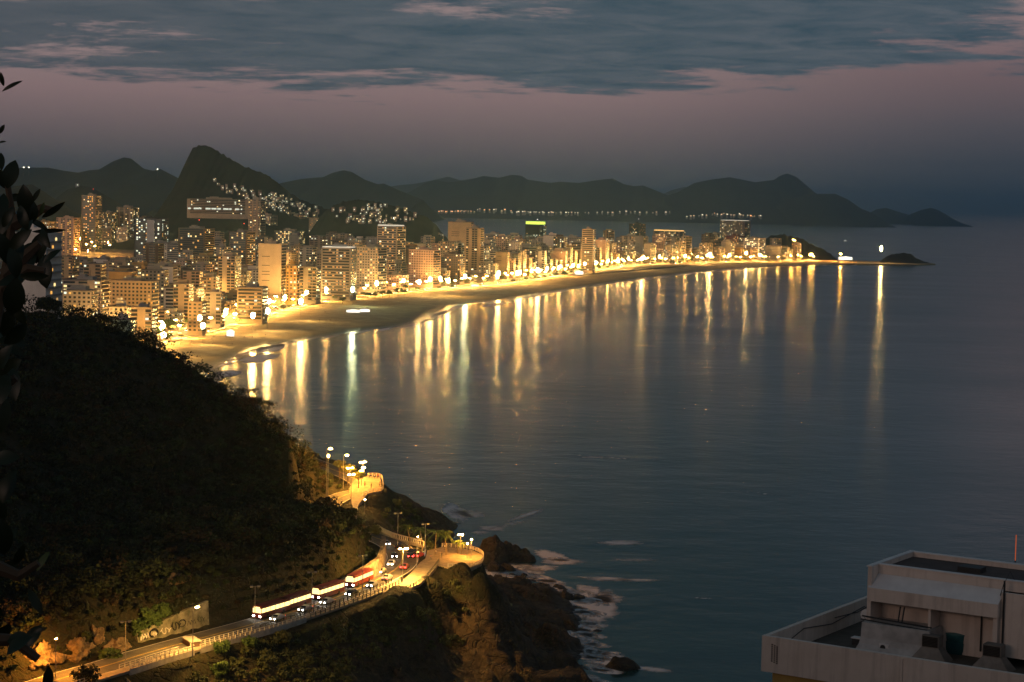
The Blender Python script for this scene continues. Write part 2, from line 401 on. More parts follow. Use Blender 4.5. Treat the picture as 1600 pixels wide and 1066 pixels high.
mountain('hill', [(1180,392),(1192,376),(1205,368),(1222,366),(1240,370),(1255,374),(1270,383),(1290,391),(1302,400),(1310,408)], 4480, 90, 220, HM2, 14, amp=0.08, bump=5)
mountain('rock', [(1372,412),(1383,402),(1395,397),(1412,395),(1425,398),(1434,405),(1446,409),(1464,414)], 4400, 60, 80, HM2, 15, kind=None, amp=0.2, bump=4, label='rounded dark rock at the tip of the sandspit beyond the mast', cat='rock')
def hit_hill(px, py, keys):
    d = ray(px, py).normalized(); best = None
    for k in keys:
        h = BV[k].ray_cast(Vector((0, 0, H)), d)
        if h[0] is not None and (best is None or h[3] < best[1]): best = (h[0], h[3])
    return best[0] if best else None

# ------------------------------------------------------------------ near coast: one terrain sheet through measured points
RZ = 26.0
ROADPX = [(-60,1106),(20,1085),(90,1062),(160,1042),(225,1022),(300,1001),(400,974),(475,950),(550,924),(597,902),(622,886),(629,871),(622,858),(605,847),(583,839)]
road_pts = [at_z(x, y, RZ) for x, y in ROADPX] + [Vector((-48, 590, RZ)), Vector((-57, 610, RZ)), Vector((-58, 635, RZ)), Vector((-54, 655, RZ)), Vector((-49, 668, RZ)), Vector((-53, 690, RZ)), Vector((-66, 720, RZ)), Vector((-84, 770, RZ - 2)), Vector((-110, 840, RZ - 6)), Vector((-140, 930, RZ - 12))]
RC = smooth(road_pts, 300); RCn = np.array([(p.x, p.y, p.z) for p in RC])
PLAZA = [at_z(x, y, RZ) for x, y in [(664,876),(668,861),(690,856),(715,857),(738,861),(754,868),(753,879),(736,888),(700,888),(682,884)]]
cps = []
def cp(px, py, z): q = at_z(px, py, z); cps.append((q.x, q.y, z))
def cd(px, py, Y): q = at_d(px, py, Y); cps.append((q.x, q.y, q.z))
def cw(x, y, z): cps.append((x, y, z))
for i in range(0, 300, 9):                                    # road bench
    t = tang(RC, i); n = Vector((-t.y, t.x, 0))
    for u in (-5, 5): q = RC[i] + n * u; cw(q.x, q.y, RC[i].z)
    q = RC[i] + n * 12
    if RC[i].y < 560: cw(q.x, q.y, RC[i].z + 9)
for q in PLAZA: cw(q.x, q.y, RZ)
cw(-14, 543, RZ)
# ridge of the dark wooded spur (tree tops stand about 4 m above it)
RIDGE = [(-140,465,560),(-60,478,575),(20,495,600),(70,500,620),(110,512,640),(150,537,660),(200,565,680),(250,595,690),(290,620,690),(340,632,690),(390,648,680),(430,672,668),(470,700,630),(500,728,600),(530,762,578),(555,795,562),(578,828,552)]
for x, y, D in RIDGE:
    cd(x, y, D); q = at_d(x, y, D)
    cw(q.x - 4, q.y + 28, q.z - 10); 
    if x < 500: cw(q.x - 8, q.y + 75, max(6, q.z - 36)); cw(q.x - 10, q.y + 170, max(5, q.z - 75))
# slope between road and ridge
for x, y, D in [(60,700,520),(60,900,440),(150,650,560),(150,800,500),(150,930,450),(250,720,580),(250,850,510),(350,720,615),(350,850,540),(430,780,590),(430,880,530),(500,800,574),(500,880,540),(550,840,553),(570,872,542),(-60,800,470),(-60,980,410)]: cd(x, y, D)
# seaward slope with scrub, cliff under the plaza, low rocks
for x, y, D in [(160,1085,400),(250,1075,412),(330,1040,428),(330,1085,418),(420,1000,448),(420,1060,430),(500,970,468),(500,1030,452),(560,955,484),(560,1010,463),(620,940,482),(620,985,478),(560,1070,442),
                (660,935,492),(690,915,511),(700,940,514),(735,905,514),(745,935,530),(690,980,508),(720,975,514),(650,1030,478),(700,1020,492),(760,950,548),(762,990,532),(775,908,622),(800,930,592),(820,960,562),(860,980,552),
                (850,1020,520),(780,1050,490),(700,1066,470),(620,1100,455),(900,1045,503),(640,1130,446),(760,1110,458),(880,1085,480)]: cd(x, y, D)
SHORE = [(772,887),(800,892),(840,902),(868,916),(888,930),(893,950),(905,968),(902,985),(912,1000),(908,1012),(880,1004),(905,1020),(924,1040),(915,1058),(870,1072),(950,1090),(1000,1120),(1030,1180)]
for x, y in SHORE:
    cp(x, y, 0); q = at_z(x + 26, y - 4, 0); cw(q.x, q.y, -4)
for x, y in [(960,930),(1000,980),(1040,1040),(1000,850),(900,860),(800,800),(760,790),(1200,1000),(900,750),(1100,900)]: q = at_z(x, y, 0); cw(q.x, q.y, -8)
# dark outcrop beyond the plaza, across a narrow inlet
for x, y, D in [(758,846,686),(772,848,688),(790,853,690),(812,863,690),(835,872,690),(765,866,676),(790,870,678),(812,876,680)]: cd(x, y, D)
for x, y in [(857,882),(838,887),(800,889),(770,888),(752,884)]: cp(x, y, -.5)
for x, y, D in [(872,880,690),(765,852,712),(800,862,712),(840,878,708),(745,862,690),(740,880,640),(715,868,640)]: q = at_d(x, y, D); cw(q.x, q.y, -5)
# sloping slabs of the further headland
for x, y, z in [(598,775,21),(625,778,18),(655,790,11),(680,802,5),(610,800,20),(640,812,13),(665,822,6),(600,822,21),(628,835,16),(655,842,8),(680,840,2)]: cp(x, y, z)
for x, y in [(700,815),(698,828),(708,842),(725,852),(745,862)]: cp(x, y, 0)
for x, y in [(720,800),(700,790),(670,772),(640,760),(735,830)]: q = at_z(x, y, 0); cw(q.x + 4, q.y + 10, -5)
for x, y, z in [(-40,720,14),(-35,760,2),(-60,790,4),(-70,860,0),(-95,940,0),(-20,800,-6),(-30,880,-7),(-60,960,-7)]: cw(x, y, z)
# near flank under the camera and the far left
for x, y, z in [(0,0,120),(60,0,112),(-60,0,124),(0,60,88),(60,60,80),(-60,60,104),(0,120,66),(40,130,58),(90,130,40),(-60,120,84),(0,200,48),(60,200,30),(-60,200,64),(0,280,28),(60,280,10),(-60,300,44),(0,340,16),(40,340,2),
                (90,240,0),(110,150,5),(110,60,40),(-140,100,112),(-140,220,86),(-160,320,72),(-220,100,130),(-230,250,112),(-230,380,104),(-300,100,150),(-310,300,140),(-320,480,120),(-230,500,106),(-320,640,90),(-240,640,84),(-330,800,30),(-240,790,18),(-330,950,5),(-220,950,4),(-170,380,56),(-130,345,40),(80,400,-6),(100,520,-8),(90,700,-8),(40,900,-8),(100,960,-8),(20,440,2)]: cw(x, y, z)
cps = np.array(cps)
def tps_fit(P, lam=2.0):
    n = len(P); d2 = ((P[:, None, :2] - P[None, :, :2])**2).sum(-1); K = np.where(d2 > 0, 0.5 * d2 * np.log(d2 + 1e-12), 0)
    A = np.zeros((n+3, n+3)); A[:n, :n] = K + lam * np.eye(n); A[:n, n] = 1; A[:n, n+1:] = P[:, :2]; A[n:, :n] = A[:n, n:].T
    return np.linalg.solve(A, np.concatenate([P[:, 2], np.zeros(3)]))
tw = tps_fit(cps)
def tps_eval(Q):
    out = np.empty(len(Q))
    for s in range(0, len(Q), 4000):
        q = Q[s:s+4000]; d2 = ((q[:, None] - cps[None, :, :2])**2).sum(-1)
        out[s:s+4000] = (0.5 * d2 * np.log(d2 + 1e-12)) @ tw[:len(cps)] + tw[len(cps)] + q @ tw[len(cps)+1:]
    return out
X0, X1, Y0, Y1, GS = -340.0, 112.0, -30.0, 980.0, 2.0
gx = np.arange(X0, X1 + .1, GS); gy = np.arange(Y0, Y1 + .1, GS)
GXm, GYm = np.meshgrid(gx, gy); G = np.stack([GXm.ravel(), GYm.ravel()], 1)
def road_dist(Q):
    dist = np.full(len(Q), 1e9); rz = np.zeros(len(Q)); side = np.zeros(len(Q))
    tn = np.array([(tang(RC, i).x, tang(RC, i).y) for i in range(300)])
    for i in range(300):
        v = Q - RCn[i, :2]; d = np.hypot(v[:, 0], v[:, 1]); k = d < dist
        dist[k] = d[k]; rz[k] = RCn[i, 2]; side[k] = (tn[i, 0] * v[:, 1] - tn[i, 1] * v[:, 0])[k]
    return dist, rz, side
def inside(Q, poly):
    r_ = np.zeros(len(Q), bool); n = len(poly)
    for i in range(n):
        a, b_ = poly[i], poly[(i+1) % n]
        c = ((a[1] > Q[:, 1]) != (b_[1] > Q[:, 1])) & (Q[:, 0] < (b_[0]-a[0]) * (Q[:, 1]-a[1]) / (b_[1]-a[1] + 1e-12) + a[0])
        r_ ^= c
    return r_
plz = [(p.x, p.y) for p in PLAZA]
def heights(Q):
    Z = np.clip(tps_eval(Q), -9, 160); rd, rzz, rside = road_dist(Q); inpl = inside(Q, plz)
    # rock relief: tilted ledges and blocks near the water, finer bumps above
    rock_w = np.clip((22 - Z) / 8, 0, 1) * np.clip((Z + 5) / 4, 0, 1) * np.clip((rd - 8) / 10, 0, 1) * (Q[:, 1] > 330)
    nzr = np.zeros(len(Q)); nzf = np.zeros(len(Q)); led = np.zeros(len(Q))
    for i, (x, y) in enumerate(Q):
        if Z[i] < -6.5: continue
        nzf[i] = MN.fractal(Vector((x / 6, y / 6, 9.1)), 1.0, 2.0, 4)
        if rock_w[i] > 0:
            wx, wy = x + 5 * MN.noise(Vector((x/13, y/13, 2))), y + 5 * MN.noise(Vector((x/13, y/13, 7)))
            nzr[i] = MN.hybrid_multi_fractal(Vector((x / 16, y / 16, 1.7)), 0.9, 2.1, 5, 0.7, 1.0) - 1
            d_ = MN.voronoi(Vector(((wx + .4*wy) / 9, wy / 13, 0)))[0]; d2_ = MN.voronoi(Vector((wx / 3.2, (wy - .3*wx) / 4.4, 5)))[0]
            led[i] = (min(d_[1] - d_[0], .45) - .25) * 4.2 + (min(d2_[1] - d2_[0], .4) - .2) * 1.7
    Zr = Z + nzr * 1.6 + led + nzf * .5
    st = Zr * .9 + .12 * Q[:, 0] - .05 * Q[:, 1] + nzr; fr = st / 2.4 - np.floor(st / 2.4); Zr = Zr + (np.clip((fr - .35) / .3, 0, 1) - fr) * 1.5
    Z = Z * (1 - rock_w) + Zr * rock_w + (1 - rock_w) * nzf * 0.5 * np.clip((rd - 7) / 6, 0, 1)
    flat = np.clip((rd - 7.0) / 4.0, 0, 1); Z = np.where(rd < 11, (rzz - 0.45) * (1 - flat) + Z * flat, Z)
    return np.where(inpl, RZ - 0.35, Z), rd, rside
Z, rd, rside = heights(G)
nxg, nyg = len(gx), len(gy); ii = (np.arange(nyg - 1)[:, None] * nxg + np.arange(nxg - 1)[None, :]).ravel()
FQ = np.stack([ii, ii + 1, ii + nxg + 1, ii + nxg], 1)
TV = np.stack([G[:, 0], G[:, 1], Z], 1)
WX0, WX1, WY0, WY1 = -50.0, 62.0, 440.0, 720.0                 # finer sheet over the rocks
q0 = G[FQ[:, 0]]; FQ = FQ[~((q0[:, 0] >= WX0) & (q0[:, 0] < WX1) & (q0[:, 1] >= WY0) & (q0[:, 1] < WY1))]
fx_, fy_ = np.arange(WX0, WX1 + .01, .7), np.arange(WY0, WY1 + .01, .7); fxm, fym = np.meshgrid(fx_, fy_); G2 = np.stack([fxm.ravel(), fym.ravel()], 1)
Z2, _, _ = heights(G2); j2 = (np.arange(len(fy_) - 1)[:, None] * len(fx_) + np.arange(len(fx_) - 1)[None, :]).ravel() + len(TV)
TVA = np.concatenate([TV, np.stack([G2[:, 0], G2[:, 1], Z2], 1)]); FQ = np.concatenate([FQ, np.stack([j2, j2 + 1, j2 + len(fx_) + 1, j2 + len(fx_)], 1)])
def terrain_material():
    m = bpy.data.materials.new('coast_rock_and_soil'); m.use_nodes = True; t = NT(m.node_tree); t.n.clear()
    g = t.node('ShaderNodeNewGeometry').outputs; o = g['Position']; z = t.node('ShaderNodeSeparateXYZ', {0: o}).outputs[2]
    n1_ = t.noise(o, 0.09, 6, 0.65, 0.4); n2_ = t.noise(o, 0.7, 6, 0.7); n3_ = t.noise(o, 0.25, 3)
    rock = t.mix(t.maprange(n1_, .35, .65), (.075, .054, .038), (.026, .020, .016)); rock = t.mix(t.maprange(n2_, .45, .7, 0, .6), rock, (.12, .08, .05))
    vor = t.node('ShaderNodeTexVoronoi', {'Vector': t.node('ShaderNodeVectorMath', {0: t.node('ShaderNodeVectorMath', {0: o, 1: t.node('ShaderNodeVectorMath', {0: t.node('ShaderNodeTexNoise', {'Vector': o, 'Scale': .12, 'Detail': 4}).outputs[1], 1: (14, 14, 14)}, operation='MULTIPLY').outputs[0]}, operation='ADD').outputs[0], 1: (.16, .1, .3)}, operation='MULTIPLY').outputs[0], 'Scale': 1.0}, feature='DISTANCE_TO_EDGE').outputs[0]
    wet = t.maprange(t.math('ADD', z, t.math('MULTIPLY', n3_, 3.0)), 1.6, 5.0)
    rock = t.mix(wet, (.026, .021, .018), rock)
    soil = t.mix(t.maprange(n2_, .4, .65), (.030, .024, .013), (.016, .020, .009))
    c = t.mix(t.maprange(t.math('ADD', z, t.math('MULTIPLY', n1_, 8)), 22.5, 25.5), rock, soil)
    h = t.math('ADD', t.math('MULTIPLY', n1_, 3.0), t.math('ADD', t.math('MULTIPLY', n2_, .6), t.math('MULTIPLY', t.maprange(vor, 0, .08), .5)))
    bp = t.node('ShaderNodeBump', {'Height': h, 'Strength': .9, 'Distance': 1.0}).outputs[0]
    p = t.node('ShaderNodeBsdfPrincipled', {'Base Color': c, 'Roughness': t.maprange(wet, 0, 1, .45, .95), 'Normal': bp, 'Specular IOR Level': .2})
    t.node('ShaderNodeOutputMaterial', {0: p.outputs[0]}); return m
TERR = terrain_material()
tag(put('terrain', np_mesh('terrain', TVA, FQ, [TERR], sm=True)), kind='structure')
TB = BVHTree.FromPolygons([tuple(v) for v in TVA], [tuple(int(q) for q in f_) for f_ in FQ])
def gz(x, y, default=0.0):
    h = TB.ray_cast(Vector((x, y, 400)), Vector((0, 0, -1)))
    return h[0].z if h[0] is not None else default
def hit(px, py):
    h = TB.ray_cast(Vector((0, 0, H)), ray(px, py).normalized()); return h[0]

# road surface, verge kerb, sidewalk, plaza
def strip(name, pl, u0, u1, dz, m, k0=0, k1=None, kerb=0.0):
    bb = MB(); k1 = k1 or len(pl); cols = [(u0, dz), (u1, dz)]
    if kerb: cols = [(u0, dz - kerb)] + cols + [(u1, dz - kerb)]
    for i in range(k0, k1):
        t = tang(pl, i); n = Vector((-t.y, t.x, 0))
        for u, d in cols: q = pl[i] + n * u; bb.v.append((q.x, q.y, q.z + d))
    W = len(cols)
    for i in range(k1 - k0 - 1):
        for j in range(W - 1): bb.f.append((i*W+j, i*W+j+1, (i+1)*W+j+1, (i+1)*W+j)); bb.m.append(0)
    return tag(bb.build(name, m), kind='structure')
road_o = strip('coast_road', RC, -4.6, 4.6, 0.0, mat('worn_asphalt', (.10, .09, .075), 0.75, scale=.3, var=.35, bump=.2, bscale=3))
YEL = mat('yellow_line_paint', (.6, .42, .08), .7); 
strip('road_marking', RC, -0.22, -0.08, 0.02, YEL); strip('road_marking', RC, 0.08, 0.22, 0.02, YEL); strip('road_marking', RC, 4.15, 4.3, 0.02, WHITEP); strip('road_marking', RC, -4.3, -4.15, 0.02, WHITEP)
def ridx(px, py):
    q = at_z(px, py, RZ); return min(range(300), key=lambda i: (RC[i].x - q.x)**2 + (RC[i].y - q.y)**2)
IB0, IB1 = ridx(600, 902), ridx(622, 858)
strip('sidewalk', RC, -7.4, -4.6, 0.16, PAVE, 0, IB0 + 1, 0.5)
b = MB(); b.prism([(at_z(x, y, RZ).x, at_z(x, y, RZ).y) for x, y in [(598,928),(606,921),(627,911),(645,893),(656,880),(664,874),(688,880),(674,896),(656,913),(632,924),(604,933)]], RZ - .6, RZ + .17)
tag(b.build('sidewalk', PAVE), kind='structure')
b = MB(); b.prism([(p.x, p.y) for p in PLAZA][::-1], RZ - .9, RZ + .21); tag(b.build('plaza_pavement', PAVE), kind='structure')
FV = [at_z(x, y, RZ) for x, y in [(553,752),(575,745),(594,747),(597,768),(575,772),(560,790),(556,808),(550,790),(545,765)]]
b = MB(); b.prism([(p.x, p.y) for p in FV], RZ - 2.5, RZ + .25); tag(b.build('viewpoint_terrace', PAVE), kind='structure')

# surf: thin sheets of foam on the water, denser in the middle
def foam_material():
    m = bpy.data.materials.new('sea_foam'); m.use_nodes = True; t = NT(m.node_tree); t.n.clear()
    a = t.node('ShaderNodeAttribute', attribute_name='cover').outputs[2]; o = t.node('ShaderNodeNewGeometry').outputs['Position']
    st = t.node('ShaderNodeVectorMath', {0: o, 1: (.45, 1.0, 1.0)}, operation='MULTIPLY').outputs[0]
    n = t.math('ADD', t.math('MULTIPLY', t.noise(st, .12, 6, .65, .8), .7), t.math('MULTIPLY', t.noise(st, .5, 4, .6, .4), .3))
    al = t.maprange(t.math('ADD', t.math('MULTIPLY', a, .62), t.math('SUBTRACT', n, .5)), .08, .42, 0, .95, True)
    d = t.node('ShaderNodeBsdfDiffuse', {0: (.82, .76, .74, 1)}); tr = t.node('ShaderNodeBsdfTransparent')
    mx = t.node('ShaderNodeMixShader', {0: al, 1: tr.outputs[0], 2: d.outputs[0]})
    t.node('ShaderNodeOutputMaterial', {0: mx.outputs[0]}); return m
FOAM = foam_material()
FV_, FF_, FA_ = [], [], []
def foam(cx, cy_, rx, ry, amt=1.0, rot=0.0):
    """ellipse in photo pixels around (cx,cy) on z=0, built at its true place"""
    o = len(FV_); FV_.append(tuple(at_z(cx, cy_, .06 + .012 * (o % 17)))); FA_.append(amt); nseg = 28
    for ring, cov in ((.35, .8), (.7, .4), (1.0, 0.0)):
        for k in range(nseg):
            a = 2*math.pi*k/nseg; ex, ey = rx*ring*math.cos(a), ry*ring*math.sin(a)
            jit = 1 + .25 * MN.noise(Vector((cx + 3*math.cos(a), cy_ + 3*math.sin(a), ring)))
            px, py = cx + (ex*math.cos(rot) - ey*math.sin(rot))*jit, cy_ + (ex*math.sin(rot) + ey*math.cos(rot))*jit
            FV_.append(tuple(at_z(px, py, .06 + .012 * (o % 17)))); FA_.append(cov * amt)
    for k in range(nseg): FF_.append((o, o+1+k, o+1+(k+1) % nseg))
    for r_ in range(2):
        for k in range(nseg):
            a0, a1 = o+1+r_*nseg+k, o+1+r_*nseg+(k+1) % nseg; FF_.append((a0, a0+nseg, a1+nseg)); FF_.append((a0, a1+nseg, a1))
for a in [(925,945,52,34,1.25,.25),(905,985,40,26,.9,.2),(945,935,40,12,.9,0),(905,1010,50,14,1.0,0),(945,1030,45,16,1.0,.1),(890,1060,60,9,.9,0),(1020,1046,46,6,.8,.1),(800,893,62,14,1.1,0),(845,888,40,8,.8,0),
          (860,868,36,9,1.0,.2),(880,878,50,7,.6,0),(712,800,30,14,1.1,.4),(735,803,36,8,.6,.1),(770,826,34,7,.6,0),(795,820,36,3,.5,-.2),(822,805,40,3,.75,-.32),(750,832,24,5,.5,0),
          (970,848,50,5,.7,0),(940,905,60,5,.55,.05),(1000,907,50,4,.45,0),(1100,935,40,3,.3,0),(980,875,60,4,.4,0),(1180,770,60,3,.25,.1),(940,715,90,3,.3,.05)]: foam(*a)
for x_, y_ in SHORE[:14]:
    foam(x_ + 10, y_ + 3, 26, 7, 1.1, .2); foam(x_ + 22, y_ + 8, 34, 6, .8, .1)
for i in range(6, 236, 4):                                  # wash along the beach
    x, y = proj(WT[i]); d = WT[i].y; s = 1500 / d
    if random.random() < .95: foam(x + random.uniform(0, 14) * s, y + random.uniform(-1, 3) * s, random.uniform(22, 46) * s, random.uniform(2.5, 5) * s, random.uniform(.5, 1.0), -.2)
for x, y, rx, ry, am in [(318,602,34,7,1.3),(350,585,36,8,1.0),(405,560,40,9,1.0),(420,545,36,8,1.1),(520,522,50,5,.7),(555,512,40,4,.7),(670,493,26,5,1.2),(690,489,24,4,1.0),(640,508,30,4,.8),(775,476,36,3,.8),(830,463,40,3,1.0),(990,437,30,2,.8)]: foam(x, y, rx, ry, am, -.15)
me = bpy.data.meshes.new('surf_foam'); me.from_pydata(FV_, [], FF_); me.materials.append(FOAM)
at = me.attributes.new('cover', 'FLOAT', 'POINT'); at.data.foreach_set('value', FA_); me.update()
tag(put('surf_foam', me), kind='stuff')

# boulders standing clear of the shore
def boulder(px, py, wx, hz, wy, seed, label, cat='rock', z0=-.5):
    c = at_z(px, py, 0); bb = MB(); nu, nv = 20, 10
    bb.ball((0, 0, 0), 1, nu, nv)
    bb.v = [(v[0]*wx*(1+.35*MN.noise(Vector(v)*1.3+Vector((seed,0,0)))), v[1]*wy, v[2]*hz*(1+.5*MN.noise(Vector(v)*1.7+Vector((0,seed,0)))) - (v[0]*.25*hz)) for v in bb.v]
    return tag(bb.build('rock', TERR, None, (c.x, c.y, z0), True), label, cat)
boulder(975, 1043, 4.6, 3.4, 4, 2.1, 'black wedge shaped boulder in the surf, furthest out from the bottom shore')
boulder(905, 934, 2.6, 1.5, 3, 5.3, 'small pointed boulder at the edge of the widest patch of white surf')
boulder(935, 986, 2.0, .8, 2, 3.9, 'low wet boulder just awash amid foam below the pointed boulder')

# ------------------------------------------------------------------ retaining walls and exposed rock by the road
def wall_run(name, base_px, tops, thick, m, label, cat='wall'):
    base = [at_z(x, y, RZ) for x, y in base_px]; pl = smooth(base, 30); bb = MB(); k = 3
    for i, p in enumerate(pl):
        t = tang(pl, i); n = Vector((-t.y, t.x, 0)); f_ = i / 29
        hh = float(np.interp(f_, [q[0] for q in tops], [q[1] for q in tops])) + .25 * MN.noise(Vector((i * .4, 1, 2)))
        for u, z in ((0, -1), (.35, hh), (thick, hh - .05), (thick, -1)): q = p + n * u; bb.v.append((q.x, q.y, RZ + z))
    for i in range(29):
        for j in range(3): bb.f.append((i*4+j, (i+1)*4+j, (i+1)*4+j+1, i*4+j+1)); bb.m.append(0)
    bb.f += [(0, 1, 2, 3), (119, 118, 117, 116)]; bb.m += [0, 0]
    return tag(bb.build(name, m), label, cat), pl
WSTONE = mat('weathered_plaster', (.36, .34, .26), .9, col2=(.11, .115, .07), scale=.35, bump=.6, bscale=1.5)
WROCK = mat('stone_masonry', (.36, .28, .19), .9, col2=(.16, .12, .08), scale=.6, bump=1.0, bscale=1.2)
gw, gpl = wall_run('retaining_wall', [(216,1006),(270,992),(327,977)], [(0, 2.2), (.3, 3.4), (.6, 4.6), (.98, 5.6), (1, 5.7)], 1.2, WSTONE, 'pale retaining wall with black graffiti beside the coast road')
INK = mat('black_spray_paint', (.015, .015, .018), .8); INK2 = mat('white_spray_paint', (.7, .68, .62), .8)
def scrawl(f0, f1, z0, z1, kind, m, rad=.11):
    bb = MB(); pts = []
    for k in range(26):
        a = k / 25
        if kind == 0: u, v = a + .10*math.sin(a*19), .5 + .45*math.sin(a*13)*(1-.3*a)
        elif kind == 1: u, v = .5 + .45*math.cos(a*8.2), .5 + .45*math.sin(a*8.2)*(1-.35*a)
        else: u, v = a, .15 + .7*(abs(math.sin(a*9.5)))
        f_ = min(.99, max(0, f0 + (f1-f0)*u)); i = min(28, int(f_*29)); p = gpl[i].lerp(gpl[i+1], f_*29-i); t = tang(gpl, i); n = Vector((-t.y, t.x, 0))
        z = z0 + (z1-z0)*v; q = p + n * (-.12 + .055 * z); pts.append((q.x, q.y, RZ + z))
    bb.tube(pts, rad, 5); bb.build('graffiti', m, gw)
scrawl(.03, .14, .4, 2.0, 2, INK2, .2); scrawl(.05, .13, .5, 1.9, 0, INK, .1); scrawl(.15, .27, .4, 2.6, 1, INK, .14); scrawl(.19, .25, .6, 1.8, 0, INK2, .15)
scrawl(.30, .44, .6, 2.2, 0, INK2, .1); scrawl(.45, .58, .7, 3.0, 0, INK, .12); scrawl(.55, .66, 1.0, 3.1, 1, INK, .08); scrawl(.68, .80, 1.0, 2.4, 2, INK, .05); scrawl(.82, .93, 1.2, 2.6, 0, INK, .05)
wall_run('retaining_wall', [(528,922),(560,911),(590,900),(599,893),(603,880),(604,866)], [(0, 1.5), (.3, 3.6), (.6, 5.0), (1, 5.2)], 1.5, WROCK, 'rough orange lit stone wall on the inside of the road bend')
def bank(px, py, wx, hz, wy, seed, label, m, rz=-.5):
    p = hit(px, py) or at_z(px, py, RZ + 4); bb = MB(); bb.ball((0, 0, 0), 1, 56, 30)
    out = []
    for v in bb.v:
        v = Vector(v); k = 1 + .42*MN.fractal(v*1.3+Vector((seed,0,0)),.7,2.1,6) + .22*(MN.cell(v*2.1+Vector((seed,3,0)))-.5)
        out.append((v.x*wx*k, v.y*wy*k, v.z*hz*k*(.8 + .5*MN.noise(Vector((v.x*2+seed, v.y*2, 0)))) - hz*.25))
    bb.v = out
    return tag(put('rock_outcrop', bb.mesh('rock_outcrop', m, True), None, p, rz), label, 'rock')
PALE = mat('pale_rock', (.24, .17, .11), .95, col2=(.08, .06, .035), scale=.5, bump=1.0, bscale=.8)
bank(282, 903, 6.0, 1.6, 2.0, 1.2, 'pale rock ledge showing through dark scrub above the graffiti wall', PALE, 1.0)
bank(180, 1008, 4.2, 2.2, 2.0, 4.4, 'bare orange lit cutting between two road lamps near the low bush', PALE, 1.05)
bank(150, 990, 2.0, 3.2, 1.6, 6.1, 'tall bare rock standing above the orange lit cutting', PALE, 1.05)
bank(118, 1012, 4.0, 2.8, 2.2, 8.8, 'orange lit rock bank behind the lowest street lamp', PALE, 1.05)
bank(62, 1022, 5, 4.0, 2.4, 2.8, 'broad orange lit rock bank half hidden by the dark leaves', PALE, 1.05)

# ------------------------------------------------------------------ vegetation masses
def in_view(Q, zadd=3):
    d = np.stack([Q[:, 0], Q[:, 1], Q[:, 2] + zadd - H], 1); fwv, rtv, upv = (np.array(v) for v in (fw, rt, up))
    k = d @ fwv; return CX + F * (d @ rtv) / k, CY - F * (d @ upv) / k, k
gpx, gpy, gk = in_view(TV)
forest = (rside > 0) & (rd > 8.5) & (Z > 5) & (G[:, 1] > 330) & (G[:, 1] < 820) & (gpx > -120) & (gpx < 720) & (gpy < 1110) & ~inside(G, [(p.x, p.y) for p in FV])
wallz = np.zeros(len(G), bool)
for q in gpl[4:]: wallz |= np.hypot(G[:, 0] - q.x, G[:, 1] - q.y) < 3.2
forest &= ~wallz
idx = np.flatnonzero(forest); idx = idx[NR.random(len(idx)) < np.where(rd[idx] < 20, .9, .5)]
C = TV[idx].copy(); C[:, :2] += NR.uniform(-1, 1, (len(idx), 2)); cl = np.array([MN.noise(Vector((p[0]/9, p[1]/9, 5))) for p in C])
rad = (1.0 + 1.1 * NR.random(len(idx)) + 1.1 * cl) * np.clip((rd[idx] - 6) / 10, .45, 1); big = (NR.random(len(idx)) < .11) & (rd[idx] > 13); rad = np.where(big, rad * 1.9 + .7, rad); rad = np.clip(rad, .5, 4.6); C[:, 2] += rad * np.where(big, 1.05, .5)
V, Q_ = leaf_cloud(C, rad, 100, .42)
mi_ = np.repeat(NR.choice(3, len(C), p=[.58, .27, .15]), 100)
tag(put('hillside_scrub', np_mesh('hillside_scrub', V, Q_, [LEAFD, mat('leaf_dull_green', (.034, .052, .016), .8, col2=(.014, .022, .007), scale=.2), mat('leaf_dry', (.045, .030, .014), .85, col2=(.02, .013, .007), scale=.2)], mi_)), kind='stuff')
GP = np.stack([gpx, gpy], 1)
def poly_mask(px, z): return inside(GP, px) & (Z > 1.5)
scrub = poly_mask([(312,1026),(400,992),(470,970),(560,945),(625,932),(680,938),(712,965),(728,985),(690,1000),(610,1000),(560,1035),(520,1066),(515,1120),(250,1120),(262,1066)], 18) & (rd > 7.6)
scrub |= poly_mask([(600,772),(640,775),(660,800),(640,812),(690,845),(655,850),(622,830),(600,800)], 18) & (rd > 8) & (NR.random(len(G)) < .5)
scrub |= poly_mask([(690,900),(735,892),(752,905),(745,930),(715,960),(680,930)], 20) & (NR.random(len(G)) < .45)
idx = np.flatnonzero(scrub); idx = idx[NR.random(len(idx)) < .75]
C = TV[idx].copy(); C[:, :2] += NR.uniform(-1, 1, (len(idx), 2)); rad = np.clip(.7 + 1.1 * NR.random(len(idx)), .4, 1.9); C[:, 2] += rad * .5
V, Q_ = leaf_cloud(C, rad, 85, .30)
tag(put('roadside_scrub', np_mesh('roadside_scrub', V, Q_, [mat('scrub_leaf', (.075, .085, .03), .8, col2=(.035, .045, .015), scale=.2)])), kind='stuff')

